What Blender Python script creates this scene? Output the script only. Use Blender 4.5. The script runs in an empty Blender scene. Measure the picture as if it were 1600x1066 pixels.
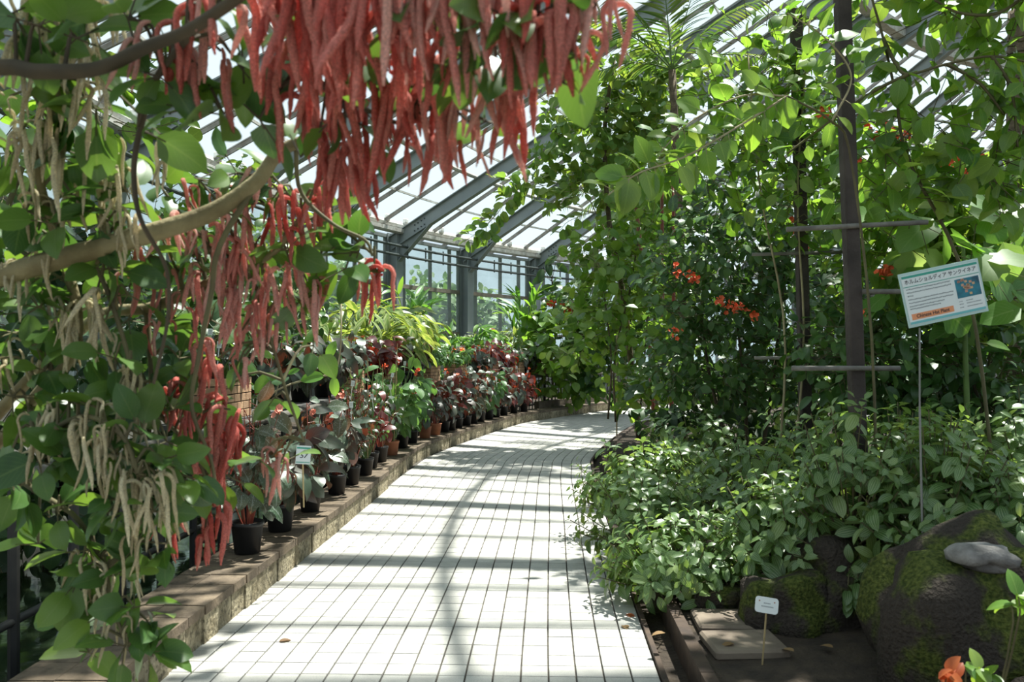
import bpy, math, random
import numpy as np
from mathutils import Matrix, Vector

scene = bpy.context.scene
# ------------------------------------------------------------------ camera
F = 1300.0            # focal length in pixels of the 1600 x 1066 frame
CAM_H = 1.5
HORIZON = 550.0
cam_data = bpy.data.cameras.new('camera')
cam = bpy.data.objects.new('camera', cam_data)
scene.collection.objects.link(cam)
cam.location = (0, 0, CAM_H)
cam.rotation_euler = (math.radians(90), 0, 0)
cam_data.sensor_width = 36.0
cam_data.lens = F / 1600.0 * 36.0
cam_data.shift_y = (HORIZON - 533.0) / 1600.0
cam_data.clip_start = 0.05
cam_data.clip_end = 400
cam_data.dof.use_dof = True
cam_data.dof.focus_distance = 9.0
cam_data.dof.aperture_fstop = 5.0
scene.camera = cam
# ------------------------------------------------------------------ sky, sun, exposure
world = bpy.data.worlds.new('sky')
scene.world = world
world.use_nodes = True
wn = world.node_tree
wn.nodes.clear()
wo = wn.nodes.new('ShaderNodeOutputWorld')
wb = wn.nodes.new('ShaderNodeBackground')
wb.inputs[0].default_value = (0.74, 0.89, 1.0, 1)
wb.inputs[1].default_value = 0.68
wn.links.new(wb.outputs[0], wo.inputs[0])
sun_data = bpy.data.lights.new('sun', 'SUN')
sun_data.energy = 10.5
sun_data.angle = math.radians(1.0)
sun_data.color = (1.0, 0.955, 0.88)
sun = bpy.data.objects.new('sun', sun_data)
scene.collection.objects.link(sun)
SUN_TO = Vector((0.265, 0.29, 0.95)).normalized()
sun.rotation_euler = (-SUN_TO).to_track_quat('-Z', 'Y').to_euler()
sun.location = (8, 9, 30)
scene.view_settings.view_transform = 'Standard'
scene.view_settings.look = 'None'
scene.view_settings.gamma = 1.0
scene.view_settings.use_curve_mapping = False
scene.view_settings.exposure = 0.45
scene.cycles.max_bounces = 4
scene.cycles.diffuse_bounces = 2
scene.cycles.glossy_bounces = 2
scene.cycles.transmission_bounces = 4
scene.cycles.transparent_max_bounces = 8
scene.cycles.caustics_reflective = False
scene.cycles.caustics_refractive = False

# ------------------------------------------------------------------ helpers
COL = scene.collection
RNG = random.Random(7)

def at(px, py, d):
    """world point seen at pixel (px, py) at depth d"""
    return np.array(((px - 800.0) / F * d, d, CAM_H + (HORIZON - py) / F * d))

def project(p):
    d = max(p[1], 0.05)
    return 800 + p[0] / d * F, HORIZON - (p[2] - CAM_H) / d * F, p[1]

def in_view(p, m=40):
    x, y, d = project(p)
    return d > 0.2 and -m < x < 1600 + m and -m < y < 1066 + m

def cross(a, b):
    a0, a1, a2 = a; b0, b1, b2 = b
    return np.array((a1 * b2 - a2 * b1, a2 * b0 - a0 * b2, a0 * b1 - a1 * b0), float)

def norm(v):
    x, y, z = v
    n = math.sqrt(x * x + y * y + z * z)
    return np.array((x / n, y / n, z / n), float) if n > 1e-9 else np.array((0., 0., 1.))

def frame(y, up):
    """4x4 whose Y axis is y and whose Z axis leans towards up"""
    y = norm(y)
    x = cross(y, up)
    if np.linalg.norm(x) < 1e-4:
        x = cross(y, (1, 0.3, 0.1))
    x = norm(x)
    z = cross(x, y)
    m = np.eye(4)
    m[:3, 0], m[:3, 1], m[:3, 2] = x, y, z
    return m

def mat4(p, y=(0, 1, 0), up=(0, 0, 1), s=1.0):
    m = frame(y, up)
    s = np.asarray(s) if np.ndim(s) else np.array((s, s, s))
    m[:3, :3] = m[:3, :3] * s
    m[:3, 3] = p
    return m

def mesh_new(name, v, f, mat=None, uv=None, smooth=False, rnd=None):
    me = bpy.data.meshes.new(name)
    v = np.asarray(v, np.float32)
    if isinstance(f, np.ndarray):
        nf, k = f.shape
        me.vertices.add(len(v)); me.vertices.foreach_set('co', v.ravel())
        me.loops.add(nf * k); me.loops.foreach_set('vertex_index', f.astype(np.int32).ravel())
        me.polygons.add(nf)
        me.polygons.foreach_set('loop_start', np.arange(0, nf * k, k, dtype=np.int32))
        me.polygons.foreach_set('loop_total', np.full(nf, k, np.int32))
        loops = f.ravel()
        me.update(calc_edges=True)
    else:
        me.from_pydata([tuple(x) for x in v.tolist()], [], f)
        loops = np.array([i for q in f for i in q])
    if uv is not None:
        lay = me.uv_layers.new(name='UVMap')
        lay.data.foreach_set('uv', np.asarray(uv, np.float32)[loops].ravel())
    if rnd is not None:
        a = me.attributes.new('rnd', 'FLOAT', 'POINT')
        a.data.foreach_set('value', np.asarray(rnd, np.float32))
    if smooth:
        me.polygons.foreach_set('use_smooth', np.ones(len(me.polygons), bool))
    if mat is not None:
        me.materials.append(mat)
    return me

def world_of(o):
    m = np.array(o.matrix_basis)
    while o.parent is not None:
        o = o.parent
        m = np.array(o.matrix_basis) @ m
    return m

def link(name, me, parent=None, m=None):
    """m is the wanted world matrix"""
    o = bpy.data.objects.new(name, me)
    COL.objects.link(o)
    mm = np.eye(4) if m is None else np.array(m, float)
    if parent is not None:
        o.parent = parent
        if parent.parent is None and parent.type == 'EMPTY':
            mm[:3, 3] -= np.array(parent.location)
        else:
            mm = np.linalg.inv(world_of(parent)) @ mm
    if parent is not None or m is not None:
        o.matrix_basis = Matrix(mm.tolist())
    return o

def tag(o, label=None, cat=None, group=None, kind=None):
    if label: o['label'] = label
    if cat: o['category'] = cat
    if group: o['group'] = group
    if kind: o['kind'] = kind
    return o

def thing(name, loc, label, cat, group=None, kind=None):
    o = bpy.data.objects.new(name, None)
    o.empty_display_size = 0.05
    COL.objects.link(o)
    o.location = [float(c) for c in loc]
    return tag(o, label, cat, group, kind)

class MB:
    """collects shapes (world coordinates) into one mesh"""
    def __init__(s): s.v, s.f = [], []
    def add(s, v, f):
        b = len(s.v)
        s.v.extend([tuple(map(float, p)) for p in v]); s.f.extend([tuple(b + i for i in q) for q in f]); return s
    def box(s, c, size, m=None, bevel=0):
        x, y, z = [k / 2 for k in size]
        if bevel > 0:
            b = min(bevel, x * .9, y * .9, z * .9)
            v = []
            for sx in (-1, 1):
                for sy in (-1, 1):
                    for sz in (-1, 1):
                        v += [(sx * (x - b), sy * (y - b), sz * z), (sx * (x - b), sy * y, sz * (z - b)), (sx * x, sy * (y - b), sz * (z - b))]
            import itertools
            idx = lambda sx, sy, sz, k: ((sx > 0) * 4 + (sy > 0) * 2 + (sz > 0)) * 3 + k
            f = []
            for sz in (-1, 1):
                q = [idx(-1, -1, sz, 0), idx(1, -1, sz, 0), idx(1, 1, sz, 0), idx(-1, 1, sz, 0)]; f.append(q if sz > 0 else q[::-1])
            for sy in (-1, 1):
                q = [idx(-1, sy, -1, 1), idx(1, sy, -1, 1), idx(1, sy, 1, 1), idx(-1, sy, 1, 1)]; f.append(q if sy < 0 else q[::-1])
            for sx in (-1, 1):
                q = [idx(sx, -1, -1, 2), idx(sx, 1, -1, 2), idx(sx, 1, 1, 2), idx(sx, -1, 1, 2)]; f.append(q if sx > 0 else q[::-1])
            for a in (-1, 1):
                for c2 in (-1, 1):
                    f.append([idx(-1, a, c2, 0), idx(1, a, c2, 0), idx(1, a, c2, 1), idx(-1, a, c2, 1)])
                    f.append([idx(a, -1, c2, 0), idx(a, 1, c2, 0), idx(a, 1, c2, 2), idx(a, -1, c2, 2)])
                    f.append([idx(a, c2, -1, 1), idx(a, c2, 1, 1), idx(a, c2, 1, 2), idx(a, c2, -1, 2)])
            for sx, sy, sz in itertools.product((-1, 1), repeat=3):
                f.append([idx(sx, sy, sz, 0), idx(sx, sy, sz, 1), idx(sx, sy, sz, 2)])
        else:
            v = [(-x, -y, -z), (x, -y, -z), (x, y, -z), (-x, y, -z), (-x, -y, z), (x, -y, z), (x, y, z), (-x, y, z)]
            f = [(0, 3, 2, 1), (4, 5, 6, 7), (0, 1, 5, 4), (1, 2, 6, 5), (2, 3, 7, 6), (3, 0, 4, 7)]
        v = np.array(v)
        if m is not None:
            v = v @ np.asarray(m)[:3, :3].T
        return s.add(v + np.asarray(c), f)
    def beam(s, a, b, w, h, up=(0, 0, 1), bevel=0):
        a, b = np.asarray(a, float), np.asarray(b, float)
        return s.box((a + b) / 2, (w, np.linalg.norm(b - a), h), frame(b - a, up), bevel)
    def tube(s, pts, r, n=8, cap=True):
        v, f = tube_arrays(pts, r, n, cap)
        return s.add(v, f)
    def lathe(s, prof, n=20, c=(0, 0, 0)):
        k = len(prof); v, f = [], []
        for i in range(n):
            a = 2 * math.pi * i / n
            v += [(c[0] + r * math.cos(a), c[1] + r * math.sin(a), c[2] + z) for r, z in prof]
        for i in range(n):
            for j in range(k - 1):
                f.append((i * k + j, ((i + 1) % n) * k + j, ((i + 1) % n) * k + j + 1, i * k + j + 1))
        return s.add(v, f)
    def build(s, name, mat, parent=None, smooth=False):
        return link(name, mesh_new(name, s.v, s.f, mat, smooth=smooth), parent)

def tube_arrays(pts, r, n=6, cap=True):
    P = np.asarray(pts, float); k = len(P)
    R = np.full(k, r, float) if np.ndim(r) == 0 else np.interp(np.linspace(0, 1, k), np.linspace(0, 1, len(r)), r)
    v, f = [], []
    T = np.gradient(P, axis=0)
    x = None
    for i in range(k):
        t = norm(T[i])
        if x is None:
            x = cross(t, (0, 0, 1) if abs(t[2]) < .9 else (1, 0, 0))
        x = norm(x - t * np.dot(x, t)); y = cross(t, x)
        for j in range(n):
            a = 2 * math.pi * j / n
            v.append(P[i] + R[i] * (math.cos(a) * x + math.sin(a) * y))
    for i in range(k - 1):
        for j in range(n):
            f.append((i * n + j, i * n + (j + 1) % n, (i + 1) * n + (j + 1) % n, (i + 1) * n + j))
    if cap:
        f.append(tuple(range(n))[::-1]); f.append(tuple((k - 1) * n + j for j in range(n)))
    return v, f

def spline(pts, n=12):
    P = np.asarray(pts, float)
    if len(P) < 3:
        return P[0] + (P[-1] - P[0]) * np.linspace(0, 1, n)[:, None]
    Q = np.vstack([2 * P[0] - P[1], P, 2 * P[-1] - P[-2]])
    out = []
    seg = len(P) - 1
    for u in np.linspace(0, seg - 1e-6, n):
        i = int(u); t = u - i
        a, b, c, d = Q[i], Q[i + 1], Q[i + 2], Q[i + 3]
        out.append(.5 * (2 * b + (c - a) * t + (2 * a - 5 * b + 4 * c - d) * t * t + (3 * b - a - 3 * c + d) * t ** 3))
    return np.array(out)

# ------------------------------------------------------------------ materials
def _nt(name):
    m = bpy.data.materials.new(name); m.use_nodes = True
    nt = m.node_tree; nt.nodes.clear()
    out = nt.nodes.new('ShaderNodeOutputMaterial')
    return m, nt, out

def rgb(c): return (c[0], c[1], c[2], 1.0)

def surf(name, col, col2=None, scale=6.0, rough=0.7, metal=0.0, bump=0.0, detail=4.0, spec=0.4, per_object=0.0, ramp=(0.35, 0.65), bscale=None, col3=None, scale3=30.0, amt3=0.5, ramp3=(.5, .65)):
    m, nt, out = _nt(name)
    N = nt.nodes; L = nt.links.new
    p = N.new('ShaderNodeBsdfPrincipled')
    p.inputs['Roughness'].default_value = rough; p.inputs['Metallic'].default_value = metal
    p.inputs['Specular IOR Level'].default_value = spec
    tc = N.new('ShaderNodeTexCoord'); geo = N.new('ShaderNodeNewGeometry')
    vec = geo.outputs['Position']
    src = None
    if col2 is not None:
        nz = N.new('ShaderNodeTexNoise'); nz.inputs['Scale'].default_value = scale; nz.inputs['Detail'].default_value = detail
        L(vec, nz.inputs['Vector'])
        cr = N.new('ShaderNodeValToRGB'); cr.color_ramp.elements[0].position = ramp[0]; cr.color_ramp.elements[1].position = ramp[1]
        cr.color_ramp.elements[0].color = rgb(col); cr.color_ramp.elements[1].color = rgb(col2)
        L(nz.outputs['Fac'], cr.inputs['Fac']); src = cr.outputs['Color']
    if col3 is not None:
        n3 = N.new('ShaderNodeTexNoise'); n3.inputs['Scale'].default_value = scale3; n3.inputs['Detail'].default_value = 3
        L(vec, n3.inputs['Vector'])
        mr = N.new('ShaderNodeMapRange'); mr.inputs['From Min'].default_value = ramp3[0]; mr.inputs['From Max'].default_value = ramp3[1]; mr.inputs['To Max'].default_value = amt3
        L(n3.outputs['Fac'], mr.inputs['Value'])
        mx = N.new('ShaderNodeMix'); mx.data_type = 'RGBA'
        L(mr.outputs[0], mx.inputs[0])
        if src is not None: L(src, mx.inputs[6])
        else: mx.inputs[6].default_value = rgb(col)
        mx.inputs[7].default_value = rgb(col3); src = mx.outputs[2]
    if per_object > 0:
        oi = N.new('ShaderNodeObjectInfo'); at_ = N.new('ShaderNodeAttribute'); at_.attribute_name = 'rnd'
        ad = N.new('ShaderNodeMath'); ad.operation = 'ADD'; fr = N.new('ShaderNodeMath'); fr.operation = 'FRACT'
        L(oi.outputs['Random'], ad.inputs[0]); L(at_.outputs['Fac'], ad.inputs[1]); L(ad.outputs[0], fr.inputs[0])
        mr = N.new('ShaderNodeMapRange'); mr.inputs['To Min'].default_value = 1 - per_object; mr.inputs['To Max'].default_value = 1 + per_object
        L(fr.outputs[0], mr.inputs['Value'])
        mx = N.new('ShaderNodeVectorMath'); mx.operation = 'SCALE'
        if src is None:
            rg = N.new('ShaderNodeRGB'); rg.outputs[0].default_value = rgb(col); src = rg.outputs[0]
        L(src, mx.inputs[0]); L(mr.outputs[0], mx.inputs['Scale']); src = mx.outputs[0]
    if src is not None: L(src, p.inputs['Base Color'])
    else: p.inputs['Base Color'].default_value = rgb(col)
    if bump > 0:
        nb = N.new('ShaderNodeTexNoise'); nb.inputs['Scale'].default_value = bscale or scale * 4; nb.inputs['Detail'].default_value = 5
        L(vec, nb.inputs['Vector'])
        b = N.new('ShaderNodeBump'); b.inputs['Strength'].default_value = bump; b.inputs['Distance'].default_value = 0.02
        L(nb.outputs['Fac'], b.inputs['Height']); L(b.outputs[0], p.inputs['Normal'])
    L(p.outputs[0], out.inputs[0])
    return m

def leafmat(name, cols, vein=None, vein_col=(.3, .45, .2), vein_amt=.5, trans=.35, tcol=None, rough=.4, spec=.5):
    """leaf: random hue per leaf, vein drawing from the leaf's own UV, light shining through the blade"""
    m, nt, out = _nt(name)
    N = nt.nodes; L = nt.links.new
    oi = N.new('ShaderNodeObjectInfo'); at_ = N.new('ShaderNodeAttribute'); at_.attribute_name = 'rnd'
    ad = N.new('ShaderNodeMath'); ad.operation = 'ADD'; fr = N.new('ShaderNodeMath'); fr.operation = 'FRACT'
    L(oi.outputs['Random'], ad.inputs[0]); L(at_.outputs['Fac'], ad.inputs[1]); L(ad.outputs[0], fr.inputs[0])
    cr = N.new('ShaderNodeValToRGB'); e = cr.color_ramp.elements
    for i, c in enumerate(cols):
        pos = i / max(1, len(cols) - 1)
        if i < 2: e[i].position = pos if len(cols) > 1 else i; e[i].color = rgb(c)
        else:
            x = e.new(pos); x.color = rgb(c)
    if len(cols) == 1: e[1].color = rgb(cols[0])
    if len(cols) > 2:
        for i, c in enumerate(cols): e[i].position = i / (len(cols) - 1)
        for i, c in enumerate(cols): e[i].color = rgb(c)
    L(fr.outputs[0], cr.inputs['Fac'])
    src = cr.outputs['Color']
    if vein:
        uv = N.new('ShaderNodeUVMap'); uv.uv_map = 'UVMap'
        sep = N.new('ShaderNodeSeparateXYZ'); L(uv.outputs[0], sep.inputs[0])
        def M(op, a, b=None):
            n = N.new('ShaderNodeMath'); n.operation = op
            for k, q in enumerate((a, b)):
                if q is None: continue
                if isinstance(q, (int, float)): n.inputs[k].default_value = q
                else: L(q, n.inputs[k])
            return n.outputs[0]
        u, v = sep.outputs[0], sep.outputs[1]
        au = M('ABSOLUTE', M('SUBTRACT', u, .5))
        mid = M('LESS_THAN', au, .03)
        if vein == 'three':
            d2 = M('ABSOLUTE', M('SUBTRACT', au, .2)); f1 = M('LESS_THAN', d2, .022)
            d3 = M('ABSOLUTE', M('SUBTRACT', au, .36)); f2 = M('LESS_THAN', d3, .018)
            fac = M('MAXIMUM', mid, M('MAXIMUM', f1, f2))
        elif vein == 'pinnate':
            w = M('FRACT', M('SUBTRACT', M('MULTIPLY', v, 7.0), M('MULTIPLY', au, 7.0)))
            fac = M('MAXIMUM', mid, M('MULTIPLY', M('LESS_THAN', w, .13), .6))
        elif vein == 'stripe':
            nz = N.new('ShaderNodeTexNoise'); nz.inputs['Scale'].default_value = 1.0
            cb = N.new('ShaderNodeCombineXYZ')
            L(M('SUBTRACT', M('MULTIPLY', v, 9.0), M('MULTIPLY', au, 9.0)), cb.inputs[0]); L(M('MULTIPLY', u, 2.0), cb.inputs[1]); L(M('MULTIPLY', fr.outputs[0], 40.0), cb.inputs[2])
            L(cb.outputs[0], nz.inputs['Vector'])
            fac = M('GREATER_THAN', nz.outputs['Fac'], .5)
            fac = M('MAXIMUM', fac, M('GREATER_THAN', au, .41))
        elif vein == 'spots':
            vo = N.new('ShaderNodeTexVoronoi'); vo.inputs['Scale'].default_value = 11.0
            L(uv.outputs[0], vo.inputs['Vector'])
            fac = M('MAXIMUM', mid, M('LESS_THAN', vo.outputs['Distance'], .28))
        elif vein == 'edge':
            fac = M('GREATER_THAN', au, .38)
        fac = M('MULTIPLY', fac, vein_amt)
        mx = N.new('ShaderNodeMix'); mx.data_type = 'RGBA'
        L(fac, mx.inputs[0]); L(src, mx.inputs[6]); mx.inputs[7].default_value = rgb(vein_col); src = mx.outputs[2]
    p = N.new('ShaderNodeBsdfPrincipled')
    p.inputs['Roughness'].default_value = rough; p.inputs['Specular IOR Level'].default_value = spec
    L(src, p.inputs['Base Color'])
    t = N.new('ShaderNodeBsdfTranslucent')
    if tcol is None:
        hs = N.new('ShaderNodeMix'); hs.data_type = 'RGBA'; hs.blend_type = 'MULTIPLY'; hs.inputs[0].default_value = 1
        L(src, hs.inputs[6]); hs.inputs[7].default_value = (2.3, 2.1, 1.0, 1)
        L(hs.outputs[2], t.inputs[0])
    else: t.inputs[0].default_value = rgb(tcol)
    mx = N.new('ShaderNodeMixShader'); mx.inputs[0].default_value = trans
    L(p.outputs[0], mx.inputs[1]); L(t.outputs[0], mx.inputs[2]); L(mx.outputs[0], out.inputs[0])
    return m

def glassmat(name, tint=(.93, .98, .97), haze=.16, gloss=.06, plain=False):
    m, nt, out = _nt(name)
    N = nt.nodes; L = nt.links.new
    tr = N.new('ShaderNodeBsdfTransparent'); tr.inputs[0].default_value = rgb(tint)
    tl = N.new('ShaderNodeBsdfTranslucent'); tl.inputs[0].default_value = (.8, .88, .88, 1)
    gl = N.new('ShaderNodeBsdfGlossy'); gl.inputs['Roughness'].default_value = .08
    a = N.new('ShaderNodeMixShader')
    if plain:
        a.inputs[0].default_value = haze; L(tr.outputs[0], a.inputs[1]); L(tl.outputs[0], a.inputs[2]); L(a.outputs[0], out.inputs[0])
        return m
    geo = N.new('ShaderNodeNewGeometry'); nz = N.new('ShaderNodeTexNoise'); nz.inputs['Scale'].default_value = 1.7; nz.inputs['Detail'].default_value = 4
    L(geo.outputs['Position'], nz.inputs['Vector'])
    mr = N.new('ShaderNodeMapRange'); mr.inputs['From Min'].default_value = .3; mr.inputs['From Max'].default_value = .75
    mr.inputs['To Min'].default_value = haze * .5; mr.inputs['To Max'].default_value = haze * 1.7
    L(nz.outputs['Fac'], mr.inputs['Value'])
    L(mr.outputs[0], a.inputs[0]); L(tr.outputs[0], a.inputs[1]); L(tl.outputs[0], a.inputs[2])
    b = N.new('ShaderNodeMixShader'); b.inputs[0].default_value = gloss; L(a.outputs[0], b.inputs[1]); L(gl.outputs[0], b.inputs[2])
    L(b.outputs[0], out.inputs[0])
    return m
MAT = {}
MAT['tile'] = surf('paving_tile', (.47, .455, .42), (.4, .39, .36), scale=9, rough=.8, per_object=.10, col3=(.30, .30, .29), scale3=170, amt3=.55, ramp3=(.5, .6))
MAT['grout'] = surf('grout', (.05, .045, .04), (.09, .08, .065), scale=20, rough=.95)
MAT['kerb_cap'] = surf('kerb_cap', (.105, .078, .054), (.16, .12, .08), scale=7, rough=.8, per_object=.12, bump=.25, bscale=60, col3=(.06, .045, .03), scale3=18, amt3=.6)
MAT['kerb_face'] = surf('kerb_face', (.36, .31, .21), (.2, .165, .1), scale=12, rough=.85, per_object=.14, bump=.7, bscale=45, col3=(.06, .05, .03), scale3=38, amt3=.75)
MAT['edge_board'] = surf('edge_board', (.035, .022, .016), (.07, .045, .03), scale=8, rough=.8, bump=.3)
MAT['soil'] = surf('soil', (.025, .018, .013), (.055, .04, .027), scale=9, rough=.95, bump=.9, bscale=40)
MAT['slab'] = surf('stone_and_lit_soil', (.2, .16, .12), (.11, .085, .065), scale=6, rough=.85, bump=.3)  # stone of the far upstand; in the bed, sunlight on soil as colour
MAT['steel'] = surf('grey_painted_steel', (.25, .285, .3), (.29, .325, .335), scale=3, rough=.5)
MAT['white_alu'] = surf('weathered_white_aluminium', (.6, .6, .57), (.46, .44, .4), scale=8, rough=.5, col3=(.2, .17, .13), scale3=14, amt3=.5, ramp3=(.55, .7))
MAT['bar'] = surf('glazing_bar', (.36, .35, .33), (.22, .2, .18), scale=6, rough=.55)
MAT['dark_pipe'] = surf('dark_pipe', (.045, .06, .06), (.07, .085, .085), scale=4, rough=.4)
MAT['frame'] = surf('window_frame', (.3, .34, .345), (.24, .27, .275), scale=4, rough=.5)
MAT['transom'] = surf('rusty_transom', (.2, .17, .13), (.3, .27, .23), scale=5, rough=.8)
MAT['concrete'] = surf('concrete', (.3, .29, .27), (.2, .19, .17), scale=3, rough=.9, bump=.2)
MAT['roof_glass'] = glassmat('hazy_roof_glass', haze=.1, plain=True)
MAT['wall_glass'] = glassmat('hazy_wall_glass', tint=(.86, .96, .92), haze=.22)
MAT['black_metal'] = surf('black_metal', (.018, .019, .02), (.035, .034, .032), scale=8, rough=.5)
MAT['rail'] = surf('grey_timber_rail', (.13, .12, .105), (.06, .055, .045), scale=10, rough=.8, bump=.4)
MAT['shelf'] = surf('shelf_board', (.07, .07, .07), (.12, .115, .11), scale=9, rough=.7)
MAT['brick'] = surf('tan_brick', (.52, .33, .2), (.42, .25, .15), scale=12, rough=.85, per_object=.2, bump=.2, bscale=80)
MAT['mortar'] = surf('dark_joint', (.035, .025, .02), rough=.95)
MAT['pot_black'] = surf('black_plastic', (.012, .012, .013), rough=.45)
MAT['terracotta'] = surf('terracotta', (.4, .16, .08), (.3, .12, .07), scale=12, rough=.85)
MAT['bark'] = surf('bark', (.16, .12, .075), (.08, .06, .04), scale=14, rough=.9, bump=.5, bscale=60)
MAT['bark_green'] = surf('greenish_bark', (.27, .23, .12), (.14, .11, .05), scale=9, rough=.8, bump=.4, bscale=50)
MAT['twig'] = surf('twig', (.13, .12, .055), (.09, .075, .04), scale=9, rough=.8)
MAT['twig_pale'] = surf('pale_twig', (.38, .33, .2), (.25, .2, .12), scale=9, rough=.8)
MAT['twig_dark'] = surf('dark_twig', (.05, .04, .025), (.08, .06, .035), scale=9, rough=.8)
MAT['stem_green'] = surf('green_stem', (.12, .2, .05), (.09, .14, .04), scale=9, rough=.6)
MAT['stem_red'] = surf('red_stem', (.25, .05, .03), (.16, .05, .03), scale=9, rough=.5)
MAT['post'] = surf('weathered_timber', (.035, .028, .025), (.07, .056, .05), scale=5, rough=.85, bump=.4, bscale=40)
MAT['crossbar'] = surf('grey_crossbar', (.12, .11, .1), (.2, .19, .17), scale=12, rough=.75, bump=.3)
MAT['card'] = surf('white_card', (.72, .76, .75), rough=.55)
MAT['ink'] = surf('black_ink', (.03, .035, .04), rough=.7)
MAT['ink_soft'] = surf('grey_ink', (.22, .25, .26), rough=.7)
MAT['sign_green'] = surf('green_print', (.05, .33, .25), rough=.6)
MAT['sign_teal'] = surf('teal_print', (.16, .46, .48), rough=.6)
MAT['sign_orange'] = surf('orange_print', (.75, .3, .14), rough=.6)
MAT['photo_blue'] = surf('printed_photo', (.015, .055, .09), (.02, .2, .27), scale=16, rough=.5)
MAT['photo_pink'] = surf('printed_flower', (.5, .22, .18), (.55, .4, .2), scale=60, rough=.5)
MAT['clear'] = surf('clear_laminate', (.45, .6, .57), rough=.3)
MAT['stake'] = surf('bamboo_stake', (.42, .32, .16), rough=.6)
MAT['steel_stake'] = surf('grey_stake', (.2, .2, .19), rough=.5)
MAT['water'] = surf('pond_water', (.012, .022, .012), (.022, .032, .014), scale=2, rough=.06, spec=.7, bump=.12, bscale=4)
MAT['pale_rock'] = surf('pale_rock', (.26, .25, .24), (.1, .095, .09), scale=11, rough=.85, bump=.5, bscale=40)
MAT['outside_ground'] = surf('outside_lawn', (.1, .17, .05), (.16, .22, .08), scale=1, rough=.95)

def mossy(name):
    m, nt, out = _nt(name); N = nt.nodes; L = nt.links.new
    p = N.new('ShaderNodeBsdfPrincipled'); p.inputs['Roughness'].default_value = .95; p.inputs['Specular IOR Level'].default_value = .15
    geo = N.new('ShaderNodeNewGeometry')
    a = N.new('ShaderNodeTexNoise'); a.inputs['Scale'].default_value = 5; a.inputs['Detail'].default_value = 6; L(geo.outputs['Position'], a.inputs['Vector'])
    b = N.new('ShaderNodeTexNoise'); b.inputs['Scale'].default_value = 60; b.inputs['Detail'].default_value = 3; L(geo.outputs['Position'], b.inputs['Vector'])
    rock = N.new('ShaderNodeValToRGB'); rock.color_ramp.elements[0].color = (.025, .021, .018, 1); rock.color_ramp.elements[1].color = (.07, .058, .048, 1); L(b.outputs['Fac'], rock.inputs['Fac'])
    mo = N.new('ShaderNodeValToRGB'); mo.color_ramp.elements[0].color = (.03, .045, .01, 1); mo.color_ramp.elements[1].color = (.11, .13, .03, 1); mo.color_ramp.elements[0].position = .35; mo.color_ramp.elements[1].position = .7; L(b.outputs['Fac'], mo.inputs['Fac'])
    mr = N.new('ShaderNodeMapRange'); mr.inputs['From Min'].default_value = .47; mr.inputs['From Max'].default_value = .57; L(a.outputs['Fac'], mr.inputs['Value'])
    mx = N.new('ShaderNodeMix'); mx.data_type = 'RGBA'; L(mr.outputs[0], mx.inputs[0]); L(rock.outputs[0], mx.inputs[6]); L(mo.outputs[0], mx.inputs[7])
    L(mx.outputs[2], p.inputs['Base Color'])
    bp = N.new('ShaderNodeBump'); bp.inputs['Strength'].default_value = .9; bp.inputs['Distance'].default_value = .03; L(b.outputs['Fac'], bp.inputs['Height']); L(bp.outputs[0], p.inputs['Normal'])
    L(p.outputs[0], out.inputs[0]); return m
MAT['moss'] = mossy('mossy_rock')

LM = {}
LM['ribbed'] = leafmat('ribbed_shrub_leaf', [(.06, .13, .035), (.11, .2, .055), (.07, .15, .04), (.19, .27, .085)], 'three', (.38, .46, .26), .5, .34, rough=.36, spec=.7)
LM['climb'] = leafmat('climber_leaf', [(.07, .17, .025), (.14, .26, .04), (.2, .3, .06), (.08, .18, .05)], 'pinnate', (.25, .36, .1), .35, .45, rough=.34, spec=.6)
LM['bright'] = leafmat('bright_vine_leaf', [(.09, .2, .03), (.15, .27, .045), (.06, .15, .03), (.21, .3, .08)], 'pinnate', (.3, .42, .12), .3, .52, rough=.34, spec=.6)
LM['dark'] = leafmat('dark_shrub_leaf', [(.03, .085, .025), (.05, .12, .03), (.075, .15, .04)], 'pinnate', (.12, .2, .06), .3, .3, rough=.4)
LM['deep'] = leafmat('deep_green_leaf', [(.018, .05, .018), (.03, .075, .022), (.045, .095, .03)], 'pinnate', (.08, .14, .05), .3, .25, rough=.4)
LM['round'] = leafmat('round_leaf', [(.11, .21, .05), (.15, .26, .07), (.08, .17, .04), (.2, .27, .06), (.13, .22, .05)], 'pinnate', (.26, .36, .14), .25, .42, rough=.4)
LM['chenille'] = leafmat('chenille_leaf', [(.03, .08, .022), (.055, .125, .03), (.1, .18, .035), (.04, .1, .035)], 'pinnate', (.13, .2, .07), .35, .36, rough=.36)
LM['ginger'] = leafmat('variegated_ginger_leaf', [(.09, .18, .03), (.13, .22, .045), (.07, .15, .035)], 'stripe', (.45, .47, .22), .5, .35, rough=.38)
LM['canna'] = leafmat('upright_ginger_leaf', [(.06, .17, .03), (.1, .23, .04), (.15, .27, .06)], 'pinnate', (.2, .33, .1), .3, .42, rough=.36)
LM['palm'] = leafmat('palm_leaflet', [(.05, .12, .03), (.09, .17, .045), (.15, .2, .06)], None, trans=.3, rough=.4)
LM['beg_dark'] = leafmat('begonia_dark_leaf', [(.03, .06, .035), (.045, .08, .05), (.05, .035, .03)], 'pinnate', (.1, .13, .1), .4, .15, tcol=(.3, .05, .02), rough=.4, spec=.6)
LM['beg_red'] = leafmat('begonia_red_leaf', [(.075, .018, .018), (.11, .025, .02), (.06, .02, .022)], 'pinnate', (.2, .06, .05), .4, .25, tcol=(.5, .06, .02), rough=.32, spec=.6)
LM['beg_green'] = leafmat('begonia_green_leaf', [(.07, .16, .05), (.1, .2, .07), (.05, .12, .04)], 'pinnate', (.2, .3, .14), .4, .35, rough=.34)
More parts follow.
